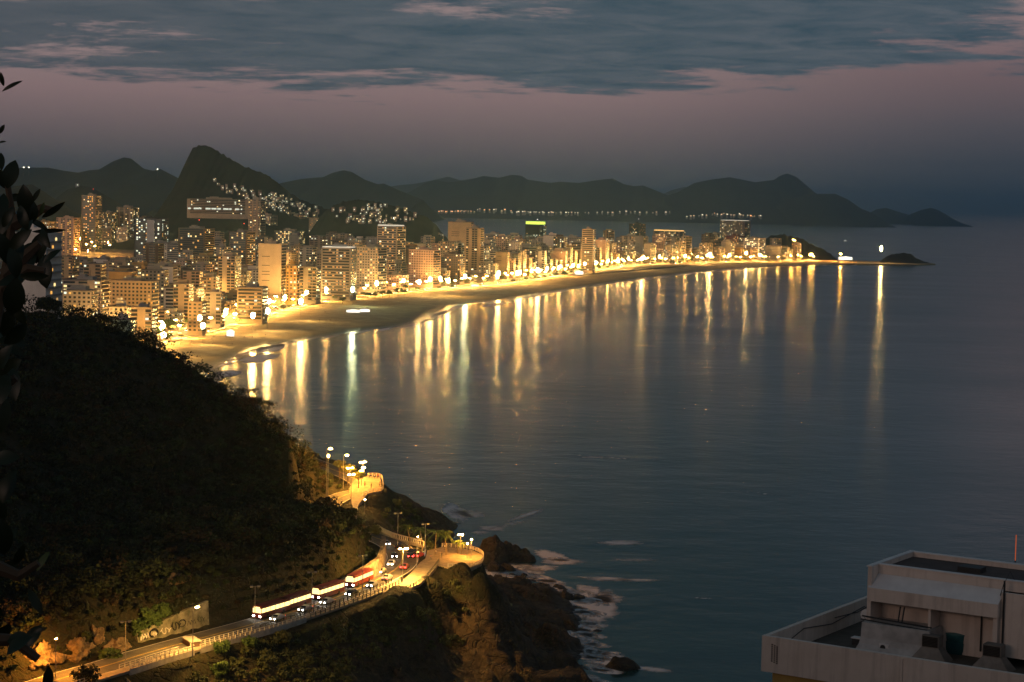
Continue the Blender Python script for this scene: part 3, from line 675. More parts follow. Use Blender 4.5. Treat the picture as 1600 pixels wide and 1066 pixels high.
def tree(name, label, cat, loc, h, cr, leafm, per=14, nb_=26, size=.5, sq=.75, group=None, seed=0, flat=False):
    rs = random.Random(seed); t = thing(name, label, cat, loc, 0, group)
    bb = MB(); top = h - cr * .6
    bb.tube([(0, 0, -1), (rs.uniform(-.2, .2), 0, top * .5), (rs.uniform(-.4, .4), rs.uniform(-.3, .3), top)], [h*.035, h*.027, h*.016], 7)
    for k in range(5):
        a = k * 1.256 + rs.random(); bb.tube([(0, 0, top * .6), (math.cos(a)*cr*.45, math.sin(a)*cr*.45, top * .95), (math.cos(a)*cr*.8, math.sin(a)*cr*.8, top + cr*.15)], [h*.014, h*.010, h*.005], 5)
    bb.build('trunk', WOODM, t)
    C = []
    for k in range(nb_):
        a = rs.random() * 6.283; r_ = cr * rs.random() ** .5; zz = rs.uniform(-.6, .6) * cr * (sq if not flat else .2)
        C.append((math.cos(a)*r_*.85, math.sin(a)*r_*.85, top + zz * (1 - .4 * r_ / cr) + (.25*cr if flat else 0)))
    V, Q_ = leaf_cloud(np.array(C), np.full(nb_, cr * .36), per * 4, size, .7, .1)
    put('crown', np_mesh('crown', V, Q_, [leafm]), t); return t
def on_hill(px, Y):
    x = ray(px, 600); x = x.x / x.y * Y; return Vector((x, Y, gz(x, Y, 20)))
tree('tree', 'flat topped umbrella shaped tree on the ridge against the sea', 'tree', on_hill(415, 668), 7.5, 2.9, LEAFD, size=.32, seed=3, flat=True, nb_=16)
tree('tree', 'bushy dark tree on the ridge just above the umbrella shaped tree', 'tree', on_hill(398, 676), 6.5, 2.6, LEAFD, size=.34, seed=5)
tree('tree', 'spindly bare topped tree low on the dark spur above the water', 'tree', on_hill(462, 652), 5.5, 1.6, LEAFD, size=.28, seed=6, nb_=9)
tree('tree', 'tall rounded tree on the ridge in front of the red striped building', 'tree', on_hill(75, 600), 8.5, 4.2, LEAFD, size=.4, seed=8, nb_=34)
tree('tree', 'dark tree with ragged crown where the ridge meets the beach', 'tree', on_hill(330, 690), 6, 2.4, LEAFD, size=.34, seed=9)
OL = mat('leaf_olive', (.11, .12, .04), .75, col2=(.06, .065, .02), scale=.4)
for px, py, h, cr, lb in [(543,735,7,2.6,'lamp lit orange tree beside the tall pole of the far viewpoint'),(560,742,6,2.2,'small lamp lit tree in the middle of the far viewpoint'),(530,728,7,2.4,'half lit tree at the hill edge of the far viewpoint')]:
    q = at_z(px, py + 22, RZ); tree('tree', lb, 'tree', (q.x, q.y, RZ), h, cr, OL, size=.34, seed=px)
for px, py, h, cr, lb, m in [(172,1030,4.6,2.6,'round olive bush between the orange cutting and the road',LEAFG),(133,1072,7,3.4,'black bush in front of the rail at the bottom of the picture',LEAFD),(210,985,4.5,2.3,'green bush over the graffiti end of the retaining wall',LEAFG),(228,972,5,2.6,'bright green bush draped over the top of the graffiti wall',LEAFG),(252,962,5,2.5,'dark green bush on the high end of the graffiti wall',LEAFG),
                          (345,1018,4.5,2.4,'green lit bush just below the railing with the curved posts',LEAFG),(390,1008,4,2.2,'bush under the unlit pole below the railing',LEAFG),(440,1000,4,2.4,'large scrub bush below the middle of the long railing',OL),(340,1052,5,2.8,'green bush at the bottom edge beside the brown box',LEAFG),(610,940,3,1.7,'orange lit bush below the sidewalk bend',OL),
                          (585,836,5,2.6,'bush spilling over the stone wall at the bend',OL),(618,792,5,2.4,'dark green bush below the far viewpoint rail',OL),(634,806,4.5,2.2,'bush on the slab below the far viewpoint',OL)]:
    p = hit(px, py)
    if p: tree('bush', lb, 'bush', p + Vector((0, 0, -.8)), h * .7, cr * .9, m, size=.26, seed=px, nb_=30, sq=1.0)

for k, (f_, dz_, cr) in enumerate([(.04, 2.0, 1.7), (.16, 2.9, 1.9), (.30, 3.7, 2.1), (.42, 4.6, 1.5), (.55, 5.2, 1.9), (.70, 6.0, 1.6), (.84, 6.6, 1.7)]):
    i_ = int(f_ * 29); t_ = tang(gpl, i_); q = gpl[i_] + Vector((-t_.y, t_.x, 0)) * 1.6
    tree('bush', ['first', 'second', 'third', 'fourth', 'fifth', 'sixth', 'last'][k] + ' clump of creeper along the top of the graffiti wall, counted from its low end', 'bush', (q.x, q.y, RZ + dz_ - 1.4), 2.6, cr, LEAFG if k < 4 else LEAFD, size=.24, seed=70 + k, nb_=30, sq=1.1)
# palms on the plaza
def palm(label, loc, h, fl, leafm, seed, group=None):
    rs = random.Random(seed); t = thing('palm_tree', label, 'palm tree', loc, 0, group); bb = MB()
    lean = rs.uniform(-.8, .8); bb.tube([(0, 0, -.2), (lean*.2, 0, h*.5), (lean, 0, h)], [.22, .16, .13], 8); bb.build('trunk', mat('palm_bark', (.22, .17, .11), .9), t)
    c = MB()
    for k in range(17):
        a = k * 2.4 + rs.random()*.4; el = rs.uniform(-.2, 1.2); pts = []
        for s in range(8):
            f_ = s / 7; r_ = fl * f_ * math.cos(el * (1 - .5*f_)); z = h + fl * (math.sin(el) * f_ - .75 * f_ * f_)
            pts.append(Vector((lean + math.cos(a)*r_, math.sin(a)*r_, z)))
        for s in range(7):
            sd = Vector((-math.sin(a), math.cos(a), 0)); wd = fl * .2 * math.sin(math.pi * (s + .7) / 8.2)
            for q in range(2):
                p0 = pts[s].lerp(pts[s+1], q/2); p1 = pts[s].lerp(pts[s+1], q/2 + .4); fwd = (pts[s+1] - pts[s]) * .8
                for sg in (-1, 1):
                    tip = p0 + sd * sg * wd + fwd - Vector((0, 0, wd * .55)); c.add([p0, p1, tip], [(0, 1, 2)])
        c.tube(pts, .03, 4)
    c.build('crown', leafm, t); return t
PLM = mat('palm_leaf', (.10, .15, .03), .6, col2=(.06, .10, .02), scale=.6)
for px, py, h, fl, lb in [(660,866,6.6,2.6,'tall palm with drooping fronds beside the dark lamp post'),(680,869,6.4,3.0,'brightest green palm in the middle of the plaza'),(697,868,6.0,2.7,'dark palm between the bright palm and the twin lamp'),(640,858,6.2,2.2,'shaggy dark palm behind the rail where the plaza begins'),(715,866,3.4,1.6,'short palm under the twin lamp on the plaza'),(720,867,3.0,1.5,'second short palm under the twin lamp, towards the sea')]:
    q = at_z(px, py, RZ); palm(lb, (q.x, q.y, RZ + .2), h, fl, PLM if px not in (697, 640) else LEAFG, px)

# ------------------------------------------------------------------ railings: rails plus single posts
def railing(name, pl, h, gap, m, label, rails=(1.0, .55), pr_=.06, zoff=.15, base=0, cap=None, solid=False):
    t = thing(name, label, 'railing', tuple(pl[0])); o = pl[0]; bb = MB()
    for f_ in rails: bb.tube([p - o + Vector((0, 0, zoff + h*f_)) for p in pl], pr_, 6)
    bb.build('rail', m, t)
    if base:
        bb = MB(); 
        for i in range(len(pl)-1):
            a, c = pl[i] - o, pl[i+1] - o; tt = (c - a); tt.z = 0; tt.normalize(); n = Vector((-tt.y, tt.x, 0)) * .12
            bb.add([a-n+Vector((0,0,-.8)), a+n+Vector((0,0,-.8)), a+n+Vector((0,0,zoff+base)), a-n+Vector((0,0,zoff+base)), c-n+Vector((0,0,-.8)), c+n+Vector((0,0,-.8)), c+n+Vector((0,0,zoff+base)), c-n+Vector((0,0,zoff+base))], [(0,4,7,3),(1,2,6,5),(3,7,6,2)])
        bb.build('plinth', CONC, t)
    bb = MB(); bb.box(-pr_*1.6, pr_*1.6, -pr_*1.6, pr_*1.6, 0, h); pm = bb.mesh('post', m); L = 0; nxt = 0; n_ = 0
    for i in range(len(pl)-1):
        s = (pl[i+1] - pl[i]).length
        while nxt <= L + s and n_ < 98:
            q = pl[i].lerp(pl[i+1], (nxt - L) / max(s, 1e-6)) - o; put('post', pm, t, (q.x, q.y, q.z + zoff)); nxt += gap; n_ += 1
        L += s
    return t
def off(k0, k1, u, dz=0):
    out = []
    for i in range(k0, k1):
        t = tang(RC, i); out.append(RC[i] + Vector((-t.y, t.x, 0)) * u + Vector((0, 0, dz)))
    return out
k280, k165, k590 = ridx(282, 1010), ridx(160, 1042), ridx(592, 905)
ka = ridx(380, 980)
RW = mat('rail_white_concrete', (.62, .58, .50), .8)
railing('railing', off(k280, ka, -4.75), 1.0, 1.6, RW, 'white balustrade on the road edge between the brown box and the scrub')
railing('railing', off(k280, ridx(445, 962), -7.4), 1.1, 1.7, RW, 'pale outer railing with stubby posts along the sidewalk above the bushes', zoff=.16, base=.35)
railing('railing', off(ka, k590, -4.75), .9, 2.0, DARKM, 'dark rail along the straight stretch under the buses', rails=(1.0,))
railing('railing', off(ridx(445, 962), k590, -7.4), 1.0, 2.2, DARKM, 'dark outer rail of the sidewalk above the shadowed scrub')
railing('railing', off(k165, ridx(270, 1012), -4.75), 1.0, 1.7, RW, 'orange lit inner balustrade of the road near the brown box')
railing('railing', off(k165, ridx(275, 1010), -7.4), 1.25, 1.5, RW, 'orange lit outer balustrade with tall posts over the dark drop', zoff=.16, base=.3)
railing('railing', off(0, ridx(105, 1058), -7.4), 1.25, 1.5, RW, 'short piece of orange lit balustrade at the bottom corner by the leaves', zoff=.16, base=.3)
sw = smooth([at_z(x, y, RZ) for x, y in [(604,933),(632,924),(656,913),(674,896),(686,879)]], 24)
railing('railing', sw, 1.0, 2.0, DARKM, 'thin dark rail on the outer edge of the orange lit sidewalk bend', zoff=.2)
pe = smooth([at_z(x, y, RZ) for x, y in [(700,888),(718,889),(736,888),(747,884),(754,878),(755,870),(748,864),(738,861),(715,857),(690,856)]], 40)
railing('railing', pe, 1.1, 1.3, mat('pale_rail', (.5, .46, .40), .7), 'curved railing around the seaward edge of the palm plaza', rails=(1.0, .66, .33), zoff=.2)
fr_ = smooth([at_z(x, y, RZ) for x, y in [(590,829),(602,836),(616,842),(630,846),(650,851),(663,855)]], 30)
railing('railing', fr_, 1.5, .95, RW, 'long white balustrade curving away behind the bend with the parked cars', rails=(1.0, .86), pr_=.09, base=.3)
fvr = smooth([at_z(x, y, RZ) for x, y in [(575,746),(594,747),(598,757),(597,768),(580,771),(566,776)]], 30)
railing('railing', fvr, 1.2, 1.5, RW, 'pale railing around the lamp lit far viewpoint terrace', zoff=.3)
# low brown shelter box and service path under the road
q = at_z(299, 1036, RZ - 4); t = thing('utility_box', 'low brown flat roofed box beside the road railing at its lamp post', 'hut', (q.x, q.y, RZ - 6), R(-62))
b = MB(); b.box(-2.6, 2.6, -1.2, 1.2, 0, 7.2); b.build('wall', mat('brown_render', (.16, .09, .055), .85, scale=1), t)
b = MB(); b.box(-2.8, 2.8, -1.4, 1.4, 7.2, 7.4); b.build('roof', CONC, t)
b = MB(); b.box(2.6, 2.66, -.4, .5, 4.2, 6.3); b.build('door', DARKM, t)
pp = smooth([at_z(x, y, 21) for x, y in [(300,1036),(275,1048),(255,1062),(235,1080)]], 20)
b = MB()
for i, p in enumerate(pp):
    tt = tang(pp, i); n = Vector((-tt.y, tt.x, 0))
    for u in (-1.6, 1.6): q = p + n * u; b.v.append((q.x, q.y, 21.4))
b.f = [(2*i, 2*i+1, 2*i+3, 2*i+2) for i in range(19)]; b.m = [0]*19
tag(b.build('footpath', PAVE), kind='structure')
railing('railing', smooth([at_z(x, y, 24) for x, y in [(163,1042),(175,1052),(190,1062),(215,1085)]], 12), 1.0, 1.2, METAL, 'grey stair handrail dropping away under the orange balustrade', rails=(1.0, .6, .2))

# ------------------------------------------------------------------ lamps
G_ORANGE = glow('lamp_sodium', (1, .40, .05), 4200, True)
G_ORANGE_D = glow('lamp_sodium_dim', (1, .38, .045), 850, True)
G_WARM = glow('lamp_warm_white', (1, .56, .15), 900, True)
G_ROAD = glow('lamp_road_gold', (1, .50, .10), 11000, True)
G_PLAZA = glow('lamp_plaza', (1, .40, .05), 2200, True)
G_ROADO = glow('lamp_road_orange', (1, .36, .04), 9000, True)
G_GREENISH = glow('lamp_greenish', (.95, 1, .55), 500, True)
G_FLOOD = glow('floodlight_glass', (1, .62, .20), 560, True)
G_FLOODG = glow('floodlight_cool_glass', (.90, 1, .5), 480, True)
G_DOWN = glow('added_downlight', (1, .52, .12), 12500, True)  # extra panel under the heads, added to brighten sand and streets
G_CITY = glow('lamp_city', (1, .35, .045), 3000, True)
OFFH = mat('lamp_glass_off', (.35, .35, .33), .4)
LOOSE = []
def lamp_proto(name, h, kind, headm, polem=METAL):
    t = put(name, None); bb = MB()
    bb.tube([(0, 0, -.3), (0, 0, .8), (0, 0, h)], [.16, .11, .075], 7); bb.build('pole', polem, t)
    if kind == 'arm':
        bb = MB(); bb.tube([(0, 0, h - .1), (.5, 0, h + .12), (1.2, 0, h + .2)], .05, 5); bb.build('arm', polem, t)
        bb = MB(); bb.box(1.0, 1.75, -.16, .16, h + .14, h + .32); hd = bb.build('lamp_head', polem, t)
        bb = MB(); bb.box(1.04, 1.72, -.14, .14, h - .08, h + .138); bb.build('lamp_glass', headm, hd)
    elif kind == 'tee':
        bb = MB(); bb.box(-.7, .7, -.04, .04, h - .05, h + .05); bb.build('arm', polem, t)
        for s in (-1, 1):
            bb = MB(); bb.box(s*.85-.36, s*.85+.36, -.15, .15, h + .03, h + .17); hd = bb.build('lamp_head', polem, t)
            bb = MB(); bb.box(s*.85-.33, s*.85+.33, -.13, .13, h - .22, h + .028); bb.build('lamp_glass', headm, hd)
    elif kind == 'globe':
        for s in (-1, 1):
            bb = MB(); bb.tube([(0, 0, h - .3), (s*.45, 0, h - .1)], .04, 5); bb.build('arm', polem, t)
            bb = MB(); bb.ball((s*.5, 0, h + .08), .22, 8, 6); bb.build('globe', headm, t, sm=True)
    elif kind == 'top':
        bb = MB(); bb.ball((0, 0, h + .18), .26, 8, 6, sq=(1, 1, .8)); bb.build('globe', headm, t, sm=True)
    elif kind == 'beach':
        for s in (-1, 1):
            bb = MB(); bb.tube([(0, 0, h - .3), (s*1.0, 0, h)], .06, 5); bb.build('arm', polem, t)
            bb = MB(); bb.ball((s*1.0, 0, h + .2), .52, 8, 6, sq=(1.1, .8, .7)); hd = bb.build('lamp_head', headm, t, sm=True)
            bb = MB(); bb.tube([(s*1.0, 0, h + .27), (s*1.0, 0, h + .42), (s*1.0, 0, h + .66)], [.66, .6, .15], 10); bb.build('lamp_shade', DARKM, hd)
            bb = MB(); bb.add([(s*1.0 + .55*math.cos(j*.6283), .55*math.sin(j*.6283), h - .2) for j in range(10)][::-1], [tuple(range(10))]); bb.build('lamp_glass', G_DOWN, hd)  # added downward panel, unseen from above, brightens the sand
    elif kind == 'flood':
        bb = MB(); bb.tube([(1.5*math.cos(k*math.pi/8), 0, h + 1.2 + 1.2*math.sin(k*math.pi/8)) for k in range(17)], .1, 5, cap=False); bb.tube([(0, 0, h), (0, 0, h + 1.2)], .12, 5); bb.build('ring_frame', polem, t)
        for k in range(8):
            a = k * math.pi / 4 + .39
            c = Vector((1.55*math.cos(a), -.1, h + 1.2 + 1.25*math.sin(a))); tl = R(58 if headm.name.startswith('floodlight_amber') else 34); nrm = Vector((0, -math.cos(tl), -math.sin(tl))); u_ = Vector((1, 0, 0)); v_ = nrm.cross(u_)
            ring = lambda r_, d_: [c + nrm * d_ + (u_ * math.cos(j*.7854) + v_ * math.sin(j*.7854)) * r_ for j in range(8)]
            bb = MB(); bb.add(ring(.66, .12) + ring(.70, -.1) + ring(.35, -.5), [tuple(range(16, 24))[::-1]] + [(q*8+j, q*8+(j+1) % 8, (q+1)*8+(j+1) % 8, (q+1)*8+j) for q in (0, 1) for j in range(8)]); hs = bb.build('floodlight', DARKM, t)
            bb = MB(); bb.add(ring(.62, .1), [tuple(range(8))]); bb.build('floodlight_glass', headm, hs)
    elif kind == 'small':
        bb = MB(); bb.ball((0, 0, h + .3), .55, 6, 5); hd = bb.build('lamp_head', headm, t)
        bb = MB(); bb.tube([(0, 0, h + .4), (0, 0, h + .6), (0, 0, h + .95)], [.68, .62, .15], 8); bb.build('lamp_shade', DARKM, hd)
        bb = MB(); bb.add([(.6*math.cos(j*.6283), .6*math.sin(j*.6283), h - .3) for j in range(10)][::-1], [tuple(range(10))]); bb.build('lamp_glass', G_DOWN, hd)  # added downward panel, unseen from above, brightens the streets
    return t
PROTO = {}
def lamp(kind, headm, loc, h, rz, label, cat='street lamp', group=None, name='street_lamp', base_h=9.0):
    key = (kind, headm.name); 
    if key not in PROTO:
        t = lamp_proto(name, base_h, kind, headm); PROTO[key] = t; t.location = loc; t.rotation_euler.z = rz
    else: t = dup(PROTO[key], loc, rz)
    t.scale = (1, 1, h / base_h) if kind in ('beach', 'flood', 'small') else (1, 1, h / base_h)
    for k in ('group',):
        if k in t: del t[k]
    return tag(t, label, cat, group)
# lamps of the coast road: (base x, base y, top y, kind, glass, turn, label)
for bx, by, ty, kind, gm, rz, lb in [
    (87,1057,1000,'arm',G_ROADO,100,'lit orange street lamp among the rocks, lowest along the coast road'),
    (196,1036,971,'tee',OFFH,30,'unlit double headed lamp post before the orange rock cutting'),
    (301,1024,950,'arm',G_ROAD,60,'lit street lamp with a tall pole in front of the graffiti wall'),
    (398,978,916,'tee',OFFH,20,'unlit tee topped pole at the near end of the line of buses'),
    (487,950,894,'tee',OFFH,20,'unlit tee topped pole in front of the middle of the buses'),
    (566,924,868,'tee',OFFH,20,'unlit thin pole in front of the far end of the buses'),
    (629,909,857,'tee',G_ROAD,15,'brightest lit double headed lamp inside the road bend'),
    (621,858,802,'tee',OFFH,25,'tall unlit pole beside the curving white balustrade'),
    (651,889,842,'tee',OFFH,25,'dark pole on the sidewalk edge beside the parked red lit car'),
    (653,857,839,'top',G_PLAZA,0,'short lit lamp with one globe near the balustrade end'),
    (664,868,819,'tee',OFFH,30,'tall pole with green lit top beside the tallest palm'),
    (719,868,836,'globe',G_PLAZA,10,'twin globe lit lamp on the plaza, further back of its lamps'),
    (730,874,850,'top',G_PLAZA,0,'shorter lit globe lamp at the seaward tip of the plaza'),
    (736,874,844,'top',G_PLAZA,0,'taller lit orange lamp at the seaward tip of the plaza'),
    (573,810,788,'top',G_WARM,0,'lone lit lamp on the slope below the far viewpoint')]:
    q = at_z(bx, by, RZ)
    if ty == 788: q = on_hill(573, 625)
    h = (by - ty) / F * q.y * 1.02
    lamp(kind, gm, tuple(q), h, R(rz), lb)
for tx, ty, Y, kind, gm, lb in [(511,702,655,'arm',G_ORANGE,'highest and brightest orange lamp of the far viewpoint, at the hill edge'),(513,714,640,'top',G_ORANGE,'lower orange lamp right under the highest one at the hill edge'),(537,712,672,'arm',G_ORANGE,'lamp with a long white pole at the far viewpoint'),
                          (567,722,690,'tee',G_ORANGE,'upper double lamp of the bright cluster at the far viewpoint'),(568,731,700,'globe',G_WARM,'middle globe lamp of the bright cluster at the far viewpoint'),(565,736,675,'globe',G_ORANGE,'lowest globe lamp of the bright cluster at the far viewpoint'),
                          (547,731,664,'tee',G_ORANGE,'double lamp in the middle of the far viewpoint trees'),(549,741,640,'tee',G_WARM,'double lamp nearest the terrace steps of the far viewpoint')]:
    p = at_d(tx, ty, Y); z0 = max(RZ - 2, min(gz(p.x, p.y, RZ), p.z - 5)); lamp(kind, gm, (p.x, p.y, z0), p.z - z0, R(40), lb)

# floodlight masts on the beachfront: (lamp x, lamp y, glass)
def face_sea(p):
    t, _ = near_tan(p); c_ = Vector((-p.x, -p.y, 0)).normalized(); D_ = (Vector((t.y, -t.x, 0)) * .7 + c_).normalized(); return math.atan2(D_.x, -D_.y)
def front(px, py, z_):                       # where the ray at height z_ crosses, near the promenade line
    return at_z(px, py, z_)
for px, py, kind, gm, h, lb in [(470,474,'flood',G_FLOOD,15,'floodlight mast with the widest white glare on the beachfront'),(418,489,'flood',G_FLOOD,14,'floodlight mast just nearer than the widest glare'),(395,496,'flood',G_WARM,13,'warm floodlight mast second before the widest glare'),
                          (317,512,'flood',G_FLOOD,12,'floodlight mast where the trees hide the avenue bend'),(255,527,'flood',G_WARM,12,'floodlight mast among street trees near the dark spur'),(551,455,'flood',G_FLOODG,15,'greenish white floodlight mast in front of the wide office block'),
                          (672,439,'flood',G_FLOOD,15,'floodlight mast in front of the pink hotel, brighter of two'),(655,443,'flood',G_FLOOD,14,'floodlight mast in front of the pink hotel, nearer of two'),(700,441,'flood',G_WARM,15,'warm floodlight mast below the tall tan slab'),
                          (779,429,'flood',G_FLOOD,15,'floodlight mast below the white banded block'),(840,424,'flood',G_FLOOD,16,'floodlight mast below the pale blank white block'),(812,428,'flood',G_WARM,14,'warm floodlight mast short of the white blank block'),
                          (875,417,'beach',G_FLOOD,15,'bright mast between the white block and balcony tower'),(1003,406,'flood',G_FLOOD,16,'floodlight mast in front of the pale middle bay blocks'),(975,408,'beach',G_FLOOD,15,'bright mast short of the middle bay floodlight'),
                          (1109,399,'flood',G_FLOOD,16,'floodlight mast where the far bay curves to the hotel'),(1090,401,'beach',G_FLOOD,15,'bright mast just before the far bay floodlight'),(1166,397,'flood',G_FLOOD,15,'floodlight mast right below the far white banded hotel')]:
    z_ = 4.2 + h; p = front(px, py, z_); nm = 'floodlight_mast'
    lamp(kind, gm, (p.x, p.y, 4.2), h, face_sea(p), lb, 'floodlight', name=nm)
p = at_d(1377, 391, 4370); lamp('flood', G_FLOOD, (p.x, p.y, 2), p.z - 2, R(14), 'tall floodlight mast alone at the tip of the sandspit', 'floodlight', name='floodlight_mast')
for px, py, gm, lb in [(1268,397,G_ORANGE,'orange lamp at the foot of the wooded point'),(1314,397,G_ORANGE,'orange lamp over the low house on the sandspit'),(1225,380,G_WARM,'green tinged lamp high on the wooded point'),(1240,375,G_ORANGE,'orange lamp beside the green tinged one on the wooded point'),(1209,378,G_ORANGE,'dull orange lamp on the near side of the wooded point')]:
    Y = 4380 if py > 390 else 4470; p = at_d(px, py, Y); z0 = 3 if py > 390 else p.z - 9
    lamp('beach', gm, (p.x, p.y, z0), p.z - z0, 0, lb)
G_FLOOD2 = glow('floodlight_amber_glass', (1, .58, .17), 220, True)
for k in range(30):
    p, t, n = pr(420 + k * (PLEN - 640) / 30 + (k * 37) % 23); q = p - n * 3
    lamp('flood', G_FLOOD2 if k % 3 else G_FLOODG if k == 12 else G_FLOOD2, (q.x, q.y, 3.6), 14, face_sea(q), 'tall beach floodlight mast in the even row along the sand edge', 'floodlight', 'beach floodlight masts', name='floodlight_mast')
# regular lamps along the promenade and avenue
GRP = 'sodium lamps along the beachfront avenue'
s = 330.0; k = 0
while s < PLEN - 30:
    p, t, n = pr(s)
    q = p + n * (5 if k % 2 else 29); lamp('beach', G_ORANGE_D if k % 3 else G_WARM, (q.x, q.y, 4.2), 9.5 + (k % 3), math.atan2(t.y, t.x) + R(90), 'orange sodium lamp in the row along the beachfront avenue', 'street lamp', GRP)
    s += 20 + (k * 7) % 9; k += 1

# ------------------------------------------------------------------ vehicles
G_HEAD = glow('headlamp_glass', (1, .95, .85), 60, True); G_TAIL = glow('tail_lamp_glass', (1, .03, .03), 22)
G_BUS = glow('bus_window_lit', (1, .70, .24), 2.6, False); G_BUSB = glow('bus_panel_lit', (1, .72, .28), 2.2)
def car_proto(name, paint, lights=True, sc=1.0):
    t = put(name, None); bb = MB()
    prof = [(-2.1,.35),(-2.15,.75),(-1.9,.92),(-1.2,.98),(-.65,1.42),(.75,1.44),(1.45,1.0),(2.0,.95),(2.12,.6),(2.08,.35)]
    W = .84
    n = len(prof); vs = [(x, -W if z < 1.1 else -W*.8, z) for x, z in prof] + [(x, W if z < 1.1 else W*.8, z) for x, z in prof]
    bb.add(vs, [tuple(range(n)), tuple(range(2*n-1, n-1, -1))] + [(i, n+i, n+(i+1) % n, (i+1) % n) for i in range(n)])
    bb.build('body', paint, t)
    bb = MB()
    for sg in (-1, 1): bb.quad((-1.05, sg*.79, 1.02), (1.2, sg*.79, 1.02), (.7, sg*.70, 1.36), (-.62, sg*.70, 1.36))
    bb.quad((-1.2, -.7, 1.0), (-1.2, .7, 1.0), (-.69, .62, 1.41), (-.69, -.62, 1.41)); bb.quad((1.44, .7, 1.02), (1.44, -.7, 1.02), (.81, -.62, 1.44), (.81, .62, 1.44))
    bb.build('window', GLASS, t)
    for x in (-1.35, 1.3):
        for sg in (-1, 1):
            bb = MB(); bb.tube([(x, sg*.68, .32), (x, sg*.88, .32)], .32, 10); bb.build('wheel', RUBBER, t)
    for sg in (-1, 1):
        bb = MB(); bb.box(-2.2, -2.1, sg*.58-.14, sg*.58+.14, .6, .76); bb.build('headlight', G_HEAD if lights else OFFH, t)
        bb = MB(); bb.box(2.06, 2.16, sg*.6-.18, sg*.6+.18, .68, .86); bb.build('taillight', G_TAIL if lights else mat('tail_off', (.2, .01, .01), .4), t)
    return t
PAINTS = dict(black=mat('car_paint_black', (.015, .015, .017), .25, spec=.6), silver=mat('car_paint_silver', (.38, .38, .40), .3, .5), red=mat('car_paint_red', (.25, .02, .02), .3, spec=.6), white=mat('car_paint_white', (.65, .65, .63), .3, spec=.5))
CARS = {}
def car(col, lights, loc, rz, label, group=None):
    key = (col, lights)
    if key not in CARS:
        CARS[key] = t = car_proto('car', PAINTS[col], lights); t.location = loc; t.rotation_euler.z = rz
    else: t = dup(CARS[key], loc, rz)
    if 'group' in t: del t['group']
    return tag(t, label, 'car', group)
def on_road(px, py, u, flip=False):
    i = ridx(px, py); t = tang(RC, i); n = Vector((-t.y, t.x, 0)); p = RC[i] + n * u
    return (p.x, p.y, RZ + .01), math.atan2(t.y, t.x) + (math.pi if flip else 0)
# front of a vehicle is -x, so facing the camera means +x along the road's far direction
for px, py, u, toward, col, lb in [(612,898,2.0,1,'silver','silver car with headlights on at the start of the road bend'),(623,884,2.2,1,'white','white car with headlights on in the middle of the road bend'),(628,872,2.2,1,'black','black car with headlights on, last into the road bend'),(614,852,2.1,1,'silver','silver car with headlights on at the top of the road'),
                            (430,968,-2.2,1,'white','white car with headlights on beside the first bus'),(470,953,-2.2,1,'silver','silver car with headlights on beside the second bus'),(505,942,-2.2,1,'white','white car with headlights on, midway along the buses'),(540,930,-2.2,1,'black','black car with headlights on beside the third bus'),(575,915,-2.2,1,'silver','silver car with headlights on near the stone wall end'),
                            (622,888,-2.2,0,'red','red car driving away with tail lights lit in the bend'),(630,871,-2.2,0,'black','black car driving away with tail lights lit behind the bright lamp'),(598,905,-2.4,0,'silver','silver car driving away with tail lights lit before the bend')]:
    loc, rz = on_road(px, py, u, not toward); car(col, True, loc, rz, lb)
for px, py, col, lt, lb in [(624,855,'black',False,'dark parked car furthest back by the balustrade'),(644,864,'black',False,'black parked car behind the red lit one by the plaza'),(654,869,'red',True,'red parked car with tail lights on beside the plaza')]:
    q = at_z(px, py + 2, RZ); i = min(range(300), key=lambda j: (RC[j] - q).length); t = tang(RC, i); car(col, lt, (q.x, q.y, RZ + .02), math.atan2(t.y, t.x) + math.pi - R(25), lb)
def bus(loc, rz, label, paint):
    t = thing('bus', label, 'bus', loc, rz); bb = MB(); L = 12.0
    bb.box(0, L, -1.25, 1.25, .4, 1.55); bb.box(.1, L, -1.24, 1.24, 2.55, 3.0); bb.box(.3, L-.3, -1.1, 1.1, 3.0, 3.2)
    for x in (0.1, 1.9, 3.8, 5.7, 7.6, 9.5, 11.75): bb.box(x, x+.12, -1.24, 1.24, 1.55, 2.55)
    bb.build('body', paint, t)
    for x0, x1 in ((.25,1.87),(2.05,3.77),(3.95,5.67),(5.85,7.57),(7.75,9.47),(9.65,11.72)):
        for sg in (-1, 1):
            bb = MB(); bb.box(x0, x1, sg*1.2-.02, sg*1.2+.02, 1.56, 2.54); bb.build('window', G_BUS, t)
    bb = MB(); bb.box(.04, .09, -1.15, 1.15, 1.5, 2.6); bb.build('windscreen', G_BUSB, t)
    bb = MB(); bb.box(-.02, .06, -.8, .8, 2.66, 2.95); bb.build('destination_sign', G_BUS, t)
    for sg in (-1, 1):
        bb = MB(); bb.box(-.06, .02, sg*.9-.2, sg*.9+.2, .65, .95); bb.build('headlight', G_HEAD, t)
        bb = MB(); bb.box(L-.02, L+.04, sg*1-.15, sg*1+.15, .8, 1.2); bb.build('taillight', G_TAIL, t)
        for x in (2.6, 9.2): bb = MB(); bb.tube([(x, sg*1.0, .5), (x, sg*1.27, .5)], .5, 12); bb.build('wheel', RUBBER, t)
BP = mat('bus_trail_red', (.20, .035, .02), .4)  # dark red of passing light trails put into the body colour
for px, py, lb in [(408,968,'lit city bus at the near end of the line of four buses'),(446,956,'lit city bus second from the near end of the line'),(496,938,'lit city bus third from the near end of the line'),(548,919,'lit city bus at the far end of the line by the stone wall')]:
    loc, rz = on_road(px, py, 2.3); bus(loc, rz, lb, BP)

